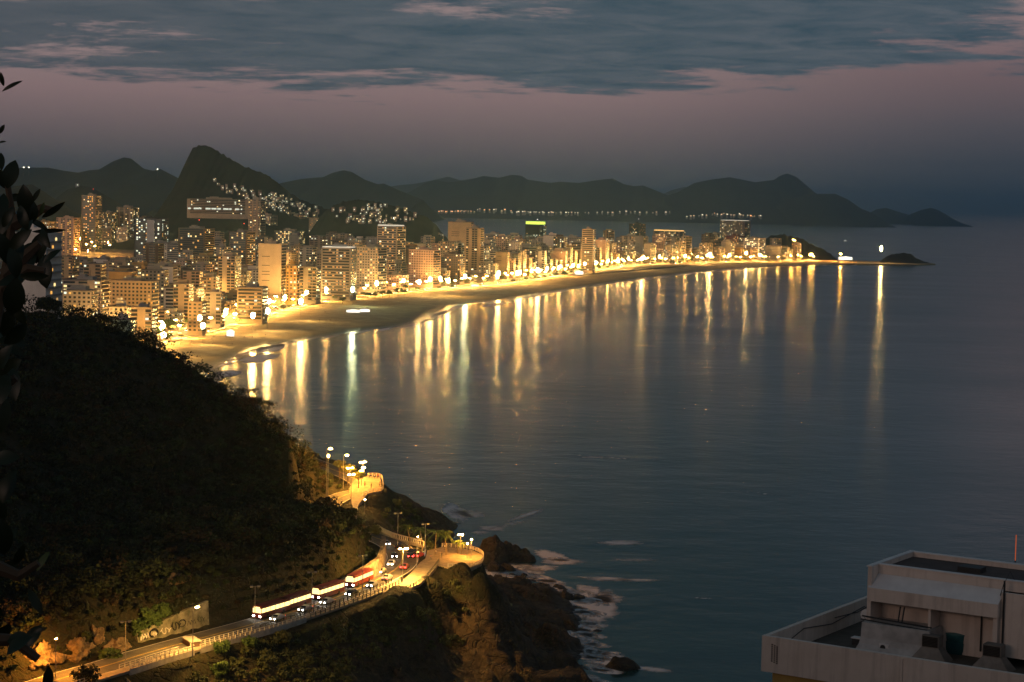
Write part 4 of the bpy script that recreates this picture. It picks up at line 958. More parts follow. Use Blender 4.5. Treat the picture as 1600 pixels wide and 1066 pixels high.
# ------------------------------------------------------------------ people
SKIN = mat('skin', (.30, .17, .11), .6); SHIRTS = [mat('shirt_white', (.6, .58, .55), .9), mat('shirt_dark', (.05, .05, .06), .9), mat('shirt_red', (.35, .05, .04), .9)]; TROUS = mat('trousers', (.06, .06, .08), .9); HAIR = mat('hair', (.02, .015, .01), .8)
def person_mesh(name, shirt, stride):
    V = [(0,0,.95),(0,0,1.2),(0,0,1.42),(0,.01,1.52),(0,.02,1.66),(.10,0,.9),(.11,.0+stride*.18,.5),(.11,stride*.22,.08),(.11,stride*.22-.13,.04),(-.10,0,.9),(-.11,-stride*.1,.5),(-.11,-stride*.26,.08),(-.11,-stride*.26-.13,.04),
         (.19,0,1.40),(.25,-stride*.08,1.13),(.25,-.06-stride*.12,.88),(-.19,0,1.40),(-.25,stride*.08,1.13),(-.25,-.06+stride*.12,.88)]
    Ed = [(0,1),(1,2),(2,3),(3,4),(0,5),(5,6),(6,7),(7,8),(0,9),(9,10),(10,11),(11,12),(2,13),(13,14),(14,15),(2,16),(16,17),(17,18)]
    Rd = [.14,.14,.13,.055,.10,.085,.06,.045,.04,.085,.06,.045,.04,.06,.045,.032,.06,.045,.032]
    me = bpy.data.meshes.new('tmp'); me.from_pydata(V, Ed, []); o = bpy.data.objects.new('tmp', me); COL.objects.link(o)
    o.modifiers.new('s', 'SKIN'); sk = o.data.skin_vertices[0].data
    for i, r_ in enumerate(Rd): sk[i].radius = (r_, r_ * (.75 if i < 3 else 1))
    sk[0].use_root = True
    ss = o.modifiers.new('b', 'SUBSURF'); ss.levels = 1
    dg = bpy.context.evaluated_depsgraph_get(); nm = bpy.data.meshes.new_from_object(o.evaluated_get(dg)); nm.name = name
    bpy.data.objects.remove(o); bpy.data.meshes.remove(me)
    nm.materials.clear()
    for m in (SKIN, shirt, TROUS): nm.materials.append(m)
    for p in nm.polygons:
        c = p.center; p.material_index = 2 if (.12 < c.z < .98 and abs(c.x) < .215) else (1 if .98 <= c.z < 1.46 and abs(c.x) < .245 else 0); p.use_smooth = True
    return nm
hb = MB(); hb.ball((0, .03, 1.71), .115, 8, 6, sq=(1, 1.1, .9)); hair_me = hb.mesh('hair', HAIR, True)
PM = [person_mesh('person', s, k) for s, k in ((SHIRTS[0], .8), (SHIRTS[1], .1), (SHIRTS[2], .6))]
def person(k, loc, rz, label, group=None):
    o = tag(put('person', PM[k], None, loc, rz), label, 'person', group); put('hair', hair_me, o); return o
for px, py, k, lb in [(673,876,2,'person in red walking along the sidewalk to the plaza'),(681,868,0,'person in white standing under the bright palm'),(695,860,0,'person in white at the back edge of the plaza'),(700,863,1,'person in dark clothes at the back of the plaza'),(690,872,1,'person in dark clothes near the palm trunk')]:
    q = at_z(px, py, RZ + .2); person(k, q, random.random() * 6, lb)
for px, py, k, lb in [(577,747,0,'person in white at the far viewpoint rail, first from the trees'),(585,748,0,'person in white in the middle of the far viewpoint rail'),(590,748,2,'person in red at the outer corner of the far viewpoint rail'),(580,763,1,'person in dark clothes on the near half of the far viewpoint'),(593,761,0,'person in white at the seaward end of the far viewpoint'),(570,760,0,'person in white by the steps of the far viewpoint')]:
    q = at_z(px, py, RZ + .25); person(k, q, random.random() * 6, lb)
for i in range(44):
    f_ = random.random() ** 1.6; j = int(30 + 120 * f_); u = random.uniform(.25, .85); q = WT[j].lerp(PR[j], u)
    z = .3 + 3.7 * u ** .7; person(random.choice([0, 1, 1, 2]), (q.x + random.uniform(-9, 9), q.y + random.uniform(-9, 9), z), random.random() * 6, 'tiny person walking on the lamp lit sand of the bay', 'people on the beach')
# traffic on the avenue
for i in range(72):
    s = 345 + (PLEN - 700) * (i / 72) ** 1.25 + random.uniform(-8, 8); p, t, n = pr(s); tw_ = i % 2; q = p + n * (13.5 if tw_ else 24)
    car(random.choice(['black', 'silver', 'white']), True, (q.x, q.y, 4.08), math.atan2(t.y, t.x) + (0 if i % 3 else math.pi), 'small car with lights on in the beachfront avenue traffic', 'cars on the beachfront avenue')

# ------------------------------------------------------------------ beach trees, kiosks, tents
def stree(seed, cr, leafm):
    return tree('tree', 'lamp lit almond tree along the beachfront promenade', 'tree', (0, 0, 0), cr * 1.7, cr, leafm, per=10, nb_=18, size=.55, seed=seed)
STP = [stree(1, 4.2, LEAFG), stree(2, 3.4, OL), stree(3, 5.0, LEAFG)]
used = [False] * 3
def put_tree(p, k, label, group=None, sc=1.0):
    if not used[k]: o = STP[k]; o.location = p; used[k] = True
    else: o = dup(STP[k], p, random.random() * 6)
    o.scale = (sc,) * 3
    if 'group' in o: del o['group']
    tag(o, label, 'tree', group)
for px, py, k, sc, lb in [(575,466,0,1.0,'green tree at the near end of the grove on the sand'),(586,465,1,1.0,'small tree in the grove on the sand beside the near end'),(598,464,2,.9,'broad tree in the middle of the grove on the sand'),(609,463,0,.9,'tree at the far end of the grove on the sand'),(622,461,2,1.1,'tall bushy tree standing past the grove on the sand'),(632,460,0,.9,'tree touching the tall bushy one past the grove'),
                     (535,474,1,1.3,'low dark tree beside the shadowed dune'),(868,434,2,1.0,'green tree by the white tent, near one of two'),(882,433,0,1.2,'green tree by the white tent, far one of two'),(1050,415,2,1.1,'green tree below the reddish block of the far bay'),(1062,414,0,1.1,'smaller green tree below the reddish block'),(262,521,2,1.5,'rounded dark tree in front of the tan block near the spur'),(245,528,0,1.3,'dark tree beside the rounded one near the spur')]:
    q = at_z(px, py, 4.2); put_tree((q.x, q.y, 4.0), k, lb, None, sc)
for i in range(80):
    s = 300 + (PLEN - 400) * (i / 80) + random.uniform(-10, 10); p, t, n = pr(s); q = p + n * random.choice([3, 34, 35])
    put_tree((q.x, q.y, 4.1), random.randrange(3), 'lamp lit street tree in the row along the beachfront', 'street trees along the beachfront', random.uniform(.6, 1.0))
TENT = glow('lit_tent_fabric', (1, .93, .80), 1.8, True)
def kiosk(px, py, w_, d_, h_, label, lit=True, rz=0.2):
    q = at_z(px, py, 2.6); t = thing('kiosk', label, 'kiosk', (q.x, q.y, 2.2), rz)
    bb = MB(); bb.box(-w_/2, w_/2, -d_/2, d_/2, .3, h_*.75); bb.build('wall', TENT if lit else WALLC and MATS['wall_white'], t)
    bb = MB(); bb.add([(-w_/2-.4, -d_/2-.4, h_*.75), (w_/2+.4, -d_/2-.4, h_*.75), (w_/2+.4, d_/2+.4, h_*.75), (-w_/2-.4, d_/2+.4, h_*.75), (0, 0, h_)], [(3,2,1,0),(0,1,4),(1,2,4),(2,3,4),(3,0,4)]); bb.build('roof', TENT if lit else MATS['wall_grey'], t)
    for x in (-w_/2, w_/2):
        bb = MB(); bb.box(x-.12, x+.12, -d_/2-.3, -d_/2-.06, -.6, h_*.75); bb.build('post', METAL, t)
kiosk(360, 526, 6.5, 5, 6.5, 'glowing white tent alone on the near sand')
kiosk(905, 430, 12, 8, 8, 'glowing white tent on the sand below the balcony tower')
kiosk(552, 488, 14, 5, 3.4, 'long low white lit stall in the middle of the near sand')
kiosk(570, 487, 10, 5, 3.2, 'shorter low white lit stall beside the long one')
kiosk(240, 548, 7, 5, 3.5, 'lit stall at the spur end of the promenade')
kiosk(742, 449, 10, 6, 4, 'lit stall by the avenue below the tall tan slab')
kiosk(1321, 406, 30, 9, 8, 'low white house with glowing walls and roof on the sandspit', True, .3)  # whole walls and roof glow in place of lit windows

# ------------------------------------------------------------------ city buildings
TRIM = {}
PANE = {}
def pane(w_, h_, k):
    key = (round(w_, 1), round(h_, 1), k)
    if key not in PANE:
        bb = MB(); bb.box(0, key[0], -.12, .0, 0, key[1]); PANE[key] = bb.mesh('window', LIT[k])
    return PANE[key]
FOOT = []                                    # footprints already taken
def bbox_mesh(bb, w, d, h): bb.box(0, w, 0, d, 0, h)
def facade(bb, rs, w, d, h, style, sideonly=False):
    """wall box with dark openings and floor slabs; returns the window cells as (face, x, z, w, h)"""
    nf = max(3, int(round(h / 3.25))); fh = h / nf; cells = []
    bb.box(0, w, 0, d, -6, h, 0)
    fw_ = 0
    if style in ('grid', 'hotel'):
        nb = max(2, int(w / 3.3)); bw = w / nb
        for f_ in range(1, nf):
            for c in range(nb):
                x0 = c*bw + bw*.24; z0 = f_*fh + fh*.28
                bb.quad((x0, -.06, z0), (x0+bw*.52, -.06, z0), (x0+bw*.52, -.06, z0+fh*.5), (x0, -.06, z0+fh*.5), 1); cells.append((0, x0, z0, bw*.52, fh*.5))
    elif style in ('bands', 'glass'):
        nb = max(2, int(w / 4)); bw = w / nb
        for f_ in range(1, nf):
            z0 = f_*fh + fh*.25; hh = fh * (.56 if style == 'bands' else .72)
            bb.quad((w*.05, -.06, z0), (w*.95, -.06, z0), (w*.95, -.06, z0+hh), (w*.05, -.06, z0+hh), 1)
            if style == 'bands': bb.box(w*.02, w*.98, -.8, -.08, f_*fh-.15, f_*fh+.55, 2)
            for c in range(nb):
                if w*.05 < c*bw+.3 and (c+1)*bw < w*.97: cells.append((0, c*bw+.3, z0+.1, bw-.6, hh-.2))
    elif style == 'balc':
        nb = max(3, int(w / 4.2)); bw = w / nb
        for f_ in range(1, nf):
            z0 = f_*fh + fh*.2
            for c in range(nb):
                if c % 3 == 1: continue
                bb.quad((c*bw+.4, -.06, z0), ((c+1)*bw-.4, -.06, z0), ((c+1)*bw-.4, -.06, z0+fh*.62), (c*bw+.4, -.06, z0+fh*.62), 1); cells.append((0, c*bw+.5, z0+.1, bw-1.2, fh*.5))
                bb.box(c*bw+.2, (c+1)*bw-.2, -1.1, -.08, f_*fh-.1, f_*fh+.5, 2)
    elif style == 'blank':
        for f_ in range(2, nf):
            if rs.random() < .22: bb.quad((w*.15, -.06, f_*fh), (w*.5, -.06, f_*fh), (w*.5, -.06, f_*fh+.7), (w*.15, -.06, f_*fh+.7), 1)
            elif rs.random() < .2: cells.append((0, w*rs.choice([.2, .5, .7]), f_*fh+.8, 1.2, 1.2))
    elif style == 'pier':
        for f_ in range(1, nf):
            z0 = f_*fh + fh*.3
            for a, b_ in ((.03, .33), (.42, .66), (.84, .98)):
                bb.quad((w*a, -.06, z0), (w*b_, -.06, z0), (w*b_, -.06, z0+fh*.5), (w*a, -.06, z0+fh*.5), 1)
                cells.append((0, w*a+.2, z0, w*(b_-a)*.5-.3, fh*.5)); cells.append((0, w*(a+b_)/2+.1, z0, w*(b_-a)*.5-.3, fh*.5))
        bb.box(w*.66, w*.84, -.9, -.07, -4, h+.8, 2)
    elif style == 'stripe':
        pass
    # seaward side: balcony slabs and dark glazing
    if style not in ('stripe',):
        nd = max(2, int(d / 4.5)); bd = d / nd
        for f_ in range(1, nf):
            z0 = f_*fh + fh*.18
            bb.quad((w+.06, d*.06, z0), (w+.06, d*.94, z0), (w+.06, d*.94, z0+fh*.66), (w+.06, d*.06, z0+fh*.66), 1)
            bb.box(w+.08, w+1.2, d*.04, d*.96, f_*fh-.12, f_*fh+.62, 2)
            for c in range(nd): cells.append((1, c*bd+.5, z0+.55, bd-1.0, fh*.62-.5))
    return cells, nf, fh
def building(name, label, cat, x0, x1, yt, yb, style, wall, lit=.2, zb=4.0, dp=None, crown=None, nick=None, yaw=None, beacon=False, key=True, base=None, dims=None, group=None, seed=0, litk=None):
    rs = random.Random(seed or int(x0 * 7 + yt * 13))
    if base is None:
        p0 = at_z(x0, yb, zb); Wm = (x1 - x0) / F * p0.y; h = at_d(x0, yt, p0.y).z - zb
        if dp is None: dp = min(max(10, Wm * .75), 26)
        w_ = max(6, (Wm - .33 * dp) / .95)
    else: p0 = base; w_, dp, h = dims
    t, _ = near_tan(p0); a = math.atan2(t.x, t.y) if yaw is None else yaw
    bb = MB(); cells, nf, fh = facade(bb, rs, w_, dp, h, style)
    mats = [MATS['wall_' + wall], GLASS, MATS['wall_' + ({'dark': 'brown', 'brown': 'tan', 'maroon': 'pink'}.get(wall, wall))]]
    FOOT.append((p0.x, p0.y, max(w_, dp)))
    lp = lit
    if not key:                                # far filler: lit panes stay in the wall's own mesh
        mats += LIT[:5]
        for fc, u, z, cw_, ch_ in cells:
            if rs.random() < lp:
                k = 3 + rs.choice([0, 0, 1, 1, 2, 2, 3, 4]); cw2 = min(cw_, 1.9)
                if fc == 0: bb.box(u, u+cw2, -.2, -.07, z, z+ch_, k)
                else: bb.box(w_+.07, w_+.25, u, u+cw2, z, z+ch_, k)
        if rs.random() < .7: bb.box(w_*.2, w_*.75, dp*.25, dp*.8, h, h + rs.uniform(2.2, 4.5), 0)
        o = bb.build(name, mats, None, p0); o.rotation_euler.z = -a; tag(o, label, cat, group)
        rb = MB(); rb.box(-.3, w_+.3, -.3, dp+.3, h, h + .7); rb.box(w_*.4, w_*.55, dp*.3, dp*.6, h+.7, h+2.1); rb.build('roof', ROOFM, o)
        return o
    o = thing(name, label, cat, p0, -a, group); bb.build('wall', mats, o)
    rb = MB(); e = .35
    rb.box(-e, w_+e, -e, dp+e, h, h+.25)
    for q in ((-e, w_+e, -e, -e+.3), (-e, w_+e, dp+e-.3, dp+e), (-e, -e+.3, -e+.3, dp+e-.3), (w_+e-.3, w_+e, -e+.3, dp+e-.3)): rb.box(*q, h+.25, h+1.15)
    rb.build('roof', [MATS['wall_' + wall] if rs.random() < .5 else ROOFM], o)
    rb = MB(); ph = rs.uniform(2.8, 5.0); rb.box(w_*.3, w_*.72, dp*.3, dp*.75, h+.25, h+ph); rb.box(w_*.36, w_*.5, dp*.36, dp*.6, h+ph, h+ph+1.8)
    rb.build('roof_block', MATS['wall_' + rs.choice([wall, 'grey', 'concrete'])], o)
    if rs.random() < .5 or beacon:
        rb = MB(); rb.tube([(w_*.6, dp*.5, h+ph), (w_*.6, dp*.5, h+ph+(9 if beacon else 5))], .16, 5); an = rb.build('antenna', DARKM, o)
        if beacon: rb = MB(); rb.ball((w_*.6, dp*.5, h+ph+9.3), .6, 6, 4); rb.build('beacon', glow('beacon_red', (1, .05, .03), 6) if beacon == 1 else glow('beacon_white', (.95, .95, 1), 8), an)
    rs.shuffle(cells); n_ = 0; seen = 0
    for fc, u, z, cw_, ch_ in cells:
        if n_ >= 90: break
        if rs.random() < lp:
            k = litk if litk is not None and rs.random() < .75 else rs.choice([0, 0, 1, 1, 2, 2, 2, 3, 4])
            if fc == 0:
                q = put('window', pane(min(cw_, 2.6), ch_, k), o, (u, -.1, z))
            else:
                q = put('window', pane(min(cw_, 2.6), ch_, k), o, (w_+.1, u, z)); q.rotation_euler.z = R(90)
            n_ += 1
    if crown:
        cb_ = MB(); cb_.box(w_*.04, w_*.96, -.5, dp*.9, h+1.2, h+1.2+crown[1]); cb_.build('crown_light', crown[0], o)
    o['wid'] = 0; del o['wid']
    return o
CROWN_G = glow('crown_light_yellow_green', (.75, .95, .12), 1.6); CROWN_O = glow('crown_light_orange', (1, .55, .16), 1.6); CROWN_W = glow('crown_light_white', (1, .9, .7), .8)
K = []   # (name, category, x0, x1, ytop, ybase, style, wall, lit, nick, label, extra)
def B(x0, x1, yt, yb, style, wall, lit, nick, label, name='apartment_building', cat='apartment block', **ex): K.append((x0, x1, yt, yb, style, wall, lit, nick, label, name, cat, ex))
# far left quarter around the orange lit square
B(127,157,306,392,'glass','brown',.55,'tallest dark tower','tallest tower of the orange lit quarter, dark with gold windows','tower_block','tower', beacon=1, litk=0)
B(88,123,341,398,'balc','pink',.4,'pink block by the square','broad pinkish block beside the tallest tower, lit orange from below', litk=0)
B(54,84,347,405,'grid','ochre',.35,'ochre block by the leaves','ochre lit block half hidden behind the dark leaves')
B(97,121,358,392,'balc','ochre',.4,'low ochre block','low ochre block below the broad pinkish one', litk=0)
B(158,181,332,384,'grid','brown',.4,'brown block by the tower','narrow brown block just past the tallest tower')
B(182,216,324,384,'balc','tan',.35,'twin topped tan block','twin topped tan block behind the bright orange one')
B(160,180,357,386,'bands','ochre',.25,'banded orange block','orange lit banded block under the narrow brown one')
B(182,207,356,387,'hotel','cream',.3,'bright orange block','brightest orange lit block at the edge of the square')
B(216,232,340,385,'grid','brown',.3,'slim brown block','slim brown block behind the dark glass office')
B(209,262,342,412,'glass','dark',.5,'dark glass office','dark glass office with a white stair shaft and greenish windows','office_building','office block', litk=3)
B(226,279,380,420,'hotel','white',.16,'white grid block','pale block with a regular grid of small dark windows')
B(278,334,357,428,'glass','brown',.13,'wide dark brown tower','wide dark brown tower with scattered amber windows', beacon=1)
B(334,358,386,432,'balc','concrete',.35,'grey balcony block','grey balconied block between two dark towers')
B(357,396,363,430,'glass','brown',.25,'brown tower with a lit floor','brown tower with one bright yellow floor beside the blank cream tower', beacon=1)
B(387,413,312,398,'pier','tan',.2,'tall tan tower','tall tan tower at the foot of the favela hill','tower_block','tower')
B(400,432,336,388,'grid','pink',.4,'rose block','rose coloured block under the favela lights')
B(437,484,336,386,'pier','maroon',.4,'maroon striped block','block with a broad maroon and white vertical stripe')
B(428,476,361,402,'glass','dark',.6,'black office','black office with rows of brilliant yellow windows','office_building','office block', litk=1)
B(482,555,341,392,'grid','tan',.28,'long tan slab','long tan slab dotted with small windows below the favela')
B(566,592,348,392,'bands','white',.5,'white lit block','small white block with bright floors under the dark hill', litk=4)
B(588,631,354,440,'bands','cream',.28,'tall pale tower','tall pale tower with white balcony bands and a roof mast','tower_block','tower', beacon=2, crown=(CROWN_W, 1.6))
B(649,673,355,396,'blank','brown',.1,'brown cube','dark brown windowless block below the dark hill')
B(672,691,366,398,'blank','tan',.1,'tan annex','plain tan block between the brown cube and the tall tan slab')
B(699,739,347,424,'blank','tan',.25,'tall tan slab','tall blank tan slab, the biggest building in the middle of the bay','tower_block','tower', dp=16)
B(727,756,357,436,'balc','tan',.05,'tan balcony tower','tan tower with a dark column of balconies joined to the blank slab','tower_block','tower')
B(756,787,366,404,'bands','concrete',.3,'grey block behind','grey banded block just beyond the tan balcony tower')
B(759,790,393,428,'bands','white',.25,'white banded block','white block with dark window bands near the floodlights')
B(820,853,351,392,'glass','dark',.22,'tower with the glowing crown','dark tower with a glowing yellow green crown','tower_block','tower', crown=(CROWN_G, 6.5), beacon=2, litk=3)
B(800,846,386,424,'bands','concrete',.16,'grey terrace block','long grey block with dark bands before the white blank wall')
B(848,877,368,414,'blank','white',.03,'white blank block','white block whose whole side wall is blank', dp=14)
B(878,910,371,410,'grid','concrete',.25,'grid block past the white wall','grey gridded block right behind the white blank wall')
B(908,931,359,426,'bands','cream',.3,'balcony tower','tall slim tower of balcony bands over the promenade','tower_block','tower')
B(936,962,381,412,'balc','cream',.25,'stepped cream block','stepped cream block between the balcony tower and the far pale blocks')
B(968,1001,369,406,'balc','cream',.2,'pale pair','pale balconied pair below the peaked dark tower')
B(982,1007,350,388,'glass','dark',.25,'peaked dark tower','dark tower with a stepped top and white light in the far bay','tower_block','tower', beacon=2, litk=2)
B(1022,1038,373,405,'stripe','white',.0,'maroon edged slab','narrow white slab edged by two maroon stripes')
B(1020,1074,361,384,'bands','tan',.25,'orange topped block','wide block with an orange lit top storey', crown=(CROWN_O, 2.6))
B(1105,1128,366,398,'grid','tan',.25,'tan neighbour','tan block attached to the widest far tower')
B(1124,1173,345,392,'grid','tan',.28,'widest far tower','widest tall block of the far bay with lit roof','tower_block','tower', crown=(CROWN_W, 1.2))
B(1132,1162,369,402,'grid','maroon',.3,'reddish block','reddish block in front of the widest far tower')
B(1161,1194,372,406,'bands','white',.35,'far white hotel','white hotel with bright balcony bands near the wooded point','hotel','hotel', litk=4)
B(1195,1229,384,407,'grid','grey',.05,'grey end block','low grey windowless block at the foot of the wooded point')
# nearer blocks of the left half
B(232,281,414,462,'bands','cream',.16,'cream banded block','cream block of wide dark bands below the white grid block')
B(146,178,405,425,'blank','white',.05,'white roof house','low white block among the dark roofs', name='low_building')
B(97,172,438,530,'pier','cream',.30,'beige pier block','large beige block with one broad vertical pier and lit rows', litk=1)
B(168,247,440,522,'hotel','tan',.13,'beige grid block','large beige block with a grid of windows and a lit corner', dp=20)
B(170,208,480,538,'grid','white',.08,'small white block','small white block wedged in front of the beige grid block')
B(172,213,500,552,'blank','teal',.15,'sea green block','sea green low block nearest the dark spur')
B(204,246,482,545,'balc','tan',.18,'tan lit block','tan balconied block behind the sea green one')
B(256,321,450,500,'bands','white',.15,'white terrace block','white stepped block with terraces behind the tan front block')
B(293,322,473,524,'grid','tan',.10,'tan front block','tan block at the avenue in front of the white terraces')
B(320,352,458,512,'balc','concrete',.22,'grey front block','grey balconied block on the avenue beside the tan front one')
B(370,421,450,505,'bands','tan',.25,'banded front block','long front block of lit balcony bands by the widest glare')
B(403,448,382,476,'blank','cream',.0,'blank cream tower','tall cream tower with a blank side wall and thin dark slits','tower_block','tower', dp=22)
B(446,468,415,476,'grid','ochre',.22,'ochre slice','narrow ochre block squeezed behind the blank cream tower')
B(467,502,418,474,'balc','concrete',.2,'grey balconies','grey balconied block short of the wide office block')
B(501,558,388,468,'bands','grey',.45,'wide office block','wide dark banded office block with a lit roof edge','office_building','office block', crown=(CROWN_W, 1.0), litk=2)
B(557,602,387,456,'grid','concrete',.22,'concrete block','concrete block with one white blank wall past the wide office')
B(600,637,430,452,'grid','pink',.3,'low pink block','low pink block by the trees before the pink hotel', name='low_building')
B(638,687,391,448,'hotel','pink',.08,'pink hotel','pinkish hotel of small square windows under the hill','hotel','hotel')
B(688,704,402,440,'glass','brown',.2,'thin brown block','thin dark block between the pink hotel and the tan slab')
B(15,97,367,545,'stripe','white',.0,'red striped building','white building with three red vertical stripes beside the dark leaves', zb=32.0, dp=24)
B(292,388,311,336,'bands','concrete',.10,'long slab','long horizontal slab with white lit floors at the foot of the black rock', 'institute_building', 'institute', zb=48, dp=18, litk=3)
NICK = []
for k_, (x0, x1, yt, yb, style, wall, lit, nick, label, name, cat, ex) in enumerate(K):
    ex = dict(ex); p_override = {}
    if nick == 'red striped building':
        p = at_d(x0, 545, 1050); p.z = 20; W_ = 82 / F * 1050; top = at_d(x0, yt, 1050).z
        o = building(name, label, cat, x0, x1, yt, yb, 'stripe', wall, 0, base=p, dims=(W_ - 8, 24, top - 20), yaw=.12)
        rb = MB(); w_ = W_ - 8; h_ = top - 20
        for a_ in (.60, .72, .84): rb = MB(); rb.box(w_*a_, w_*(a_+.06), -.25, -.02, -4, h_*.36); rb.build('red_stripe', mat('red_paint', (.36, .07, .05), .8), o)
        for f_ in range(1, 20):
            rb = MB(); rb.box(w_+.05, w_+1.2, 2, 22, f_*h_/20, f_*h_/20+.9); rb.build('balcony', MATS['wall_grey'], o)
            if f_ % 2 or f_ % 3 == 0:
                q = put('window', pane(2.2, 1.5, f_ % 3), o, (w_+.15, 3 + (f_ * 5) % 14, f_*h_/20+1.2)); q.rotation_euler.z = R(90)
    elif nick == 'long slab':
        p = at_d(x0, yb, 4020); W_ = 96 / F * 4020
        o = building(name, label, cat, x0, x1, yt, yb, style, wall, lit, base=p, dims=(W_, 18, at_d(x0, yt, 4020).z - p.z), yaw=.02, litk=3)
        rb = MB(); zz = o.children[0].bound_box[1][2]
        for k, f_ in enumerate((.5, .9, .3, .85, .85, .6, .9, .4, .7, .2)): rb.box(2 + k*W_/10.4, 2 + (k+f_)*W_/10.4, -1.2, -.9, zz*.36, zz*.45)
        rb.build('lit_floor', glow('long_slab_lit', (.95, 1, .82), .9), o)
    elif nick == 'maroon edged slab':
        o = building(name, label, cat, x0, x1, yt, yb, style, wall, lit, **ex)
        hh = (yb - yt) / F * at_z(x0, yb, 4).y; ww = 14 / F * at_z(x0, yb, 4).y
        for a_ in (.0, .74): rb = MB(); rb.box(ww*a_, ww*(a_+.24), -.3, -.02, 0, hh); rb.build('maroon_stripe', MATS['wall_maroon'], o)
    else: o = building(name, label, cat, x0, x1, yt, yb, style, wall, lit, **ex)
    if nick == 'dark glass office':
        d_ = at_z(x0, yb, 4).y; rb = MB(); hh = (yb - yt) / F * d_; rb.box(22/F*d_, 34/F*d_, -1.5, -.05, 0, hh * .98); rb.build('stair_shaft', MATS['wall_white'], o)
    NICK.append(((x0 + x1) / 2, yt, yb, x0, x1, nick, o.location.copy()))

# the rest of the city: blocks on the street grid, kept only where some of them shows
CAND = []
rs = random.Random(11)
rows = [(46, 36), (92, 40), (140, 44), (200, 46), (265, 50), (340, 54), (425, 60), (520, 66), (620, 72), (740, 80), (900, 90)]
for ri, (u, gap) in enumerate(rows):
    s = 250 + rs.uniform(0, 30)
    while s < PLEN - 60:
        p, t, n = pr(s); maxu = 1400 - 1150 * max(0, (s / PLEN) - .5) / .5
        if u < maxu:
            wd = rs.uniform(14, 27); dp = rs.uniform(13, 24); hh = rs.choice([15, 20, 24, 28, 32, 38, 44, 50]) * rs.uniform(.85, 1.15) * (0.85 if ri == 0 else 1)
            q = p + n * (u + wd); q.z = 4
            CAND.append((q, t, wd, dp, hh, ri))
        s += gap * rs.uniform(.75, 1.25)
CAND.sort(key=lambda c: c[0].y)
sky = np.full(1700, 1066.0)
for cx_, yt, yb, x0, x1, nick, loc in NICK: pass
keyl = sorted(NICK, key=lambda k: k[6].y); kp = 0; nfill = 0
RIDX = [(x, y) for x, y, _ in RIDGE]
for x in range(1700): 
    ry = np.interp(x, [p[0] for p in RIDX], [p[1] for p in RIDX]); sky[x] = min(1066, ry - 6) if x < 580 else 1066
COLN = dict(cream='cream', white='white', grey='grey', tan='tan', brown='brown', pink='pinkish', ochre='ochre', concrete='pale grey')
SEEN = {}
for q, t, wd, dp, hh, ri in CAND:
    while kp < len(keyl) and keyl[kp][6].y < q.y:
        _, yt, yb, x0, x1, _, _ = keyl[kp]; sl_ = sky[int(max(0, x0)):int(x1)]; np.minimum(sl_, yt, out=sl_); kp += 1
    a, _ = proj(q); b_, ty = proj(q + Vector((t.y, -t.x, 0)) * wd + Vector((0, 0, hh)))
    if 60 < a < 215 and ty < 400 and q.y < 4150:
        hh = (at_d(a, 400 + 8 * rs.random(), q.y).z - 4)
        if hh < 8: continue
        ty = 402
    x0, x1 = int(max(0, a)), int(min(1599, b_ + 4))
    if x1 - x0 < 3 or x1 < 20: continue
    clash = any((fx - q.x)**2 + (fy - q.y)**2 < (12 + .55 * fs + .3 * wd)**2 for fx, fy, fs in FOOT)
    if clash: continue
    vis = np.mean(sky[x0:x1] - ty > 4)
    if vis < .22: continue
    if nfill >= 235: break
    sky[x0:x1] = np.minimum(sky[x0:x1], ty)
    wall = rs.choice(['cream', 'white', 'grey', 'tan', 'tan', 'brown', 'pink', 'concrete', 'concrete', 'ochre', 'grey'])
    style = rs.choice(['grid', 'bands', 'balc', 'balc', 'grid', 'blank', 'pier'])
    mid = (a + b_) / 2
    ks = sorted(NICK, key=lambda k: abs(k[0] - mid) + .6 * abs((k[1] + k[2]) / 2 - ty))
    near = ks[0]; rel = 'behind' if q.y > near[6].y + 20 else ('in front of' if q.y < near[6].y - 20 else 'beside')
    size = 'low' if hh < 22 else ('mid height' if hh < 34 else 'tall')
    wdt = 'narrow' if wd < 18 else ('wide' if wd > 23 else 'square')
    stn = dict(grid='gridded', bands='banded', balc='balconied', blank='blank walled', pier='piered')[style]
    lab = f'{size} {wdt} {COLN[wall]} {stn} block {rel} the {near[5]}'
    if lab in SEEN: lab = f'{size} {wdt} {COLN[wall]} {stn} block between the {near[5]} and the {ks[1][5]}'
    if len(lab.split()) > 16: lab = f'{size} {COLN[wall]} block {rel} the {near[5]} near the {ks[1][5]}'
    if lab in SEEN: lab = f'{size} {COLN[wall]} {stn} block {rel} the {near[5]}, near the {ks[2][5]}'
    if len(lab.split()) > 16: lab = f'{size} {wdt} {COLN[wall]} block {rel} the {near[5]}'
    SEEN[lab] = 1
    building('apartment_building', lab, 'apartment block', 0, 0, 0, 0, style, wall, rs.uniform(.10, .34), base=q, dims=(wd, dp, hh), key=False, seed=nfill + 900)
    FOOT.append((q.x, q.y, wd)); nfill += 1
FILLERS = nfill

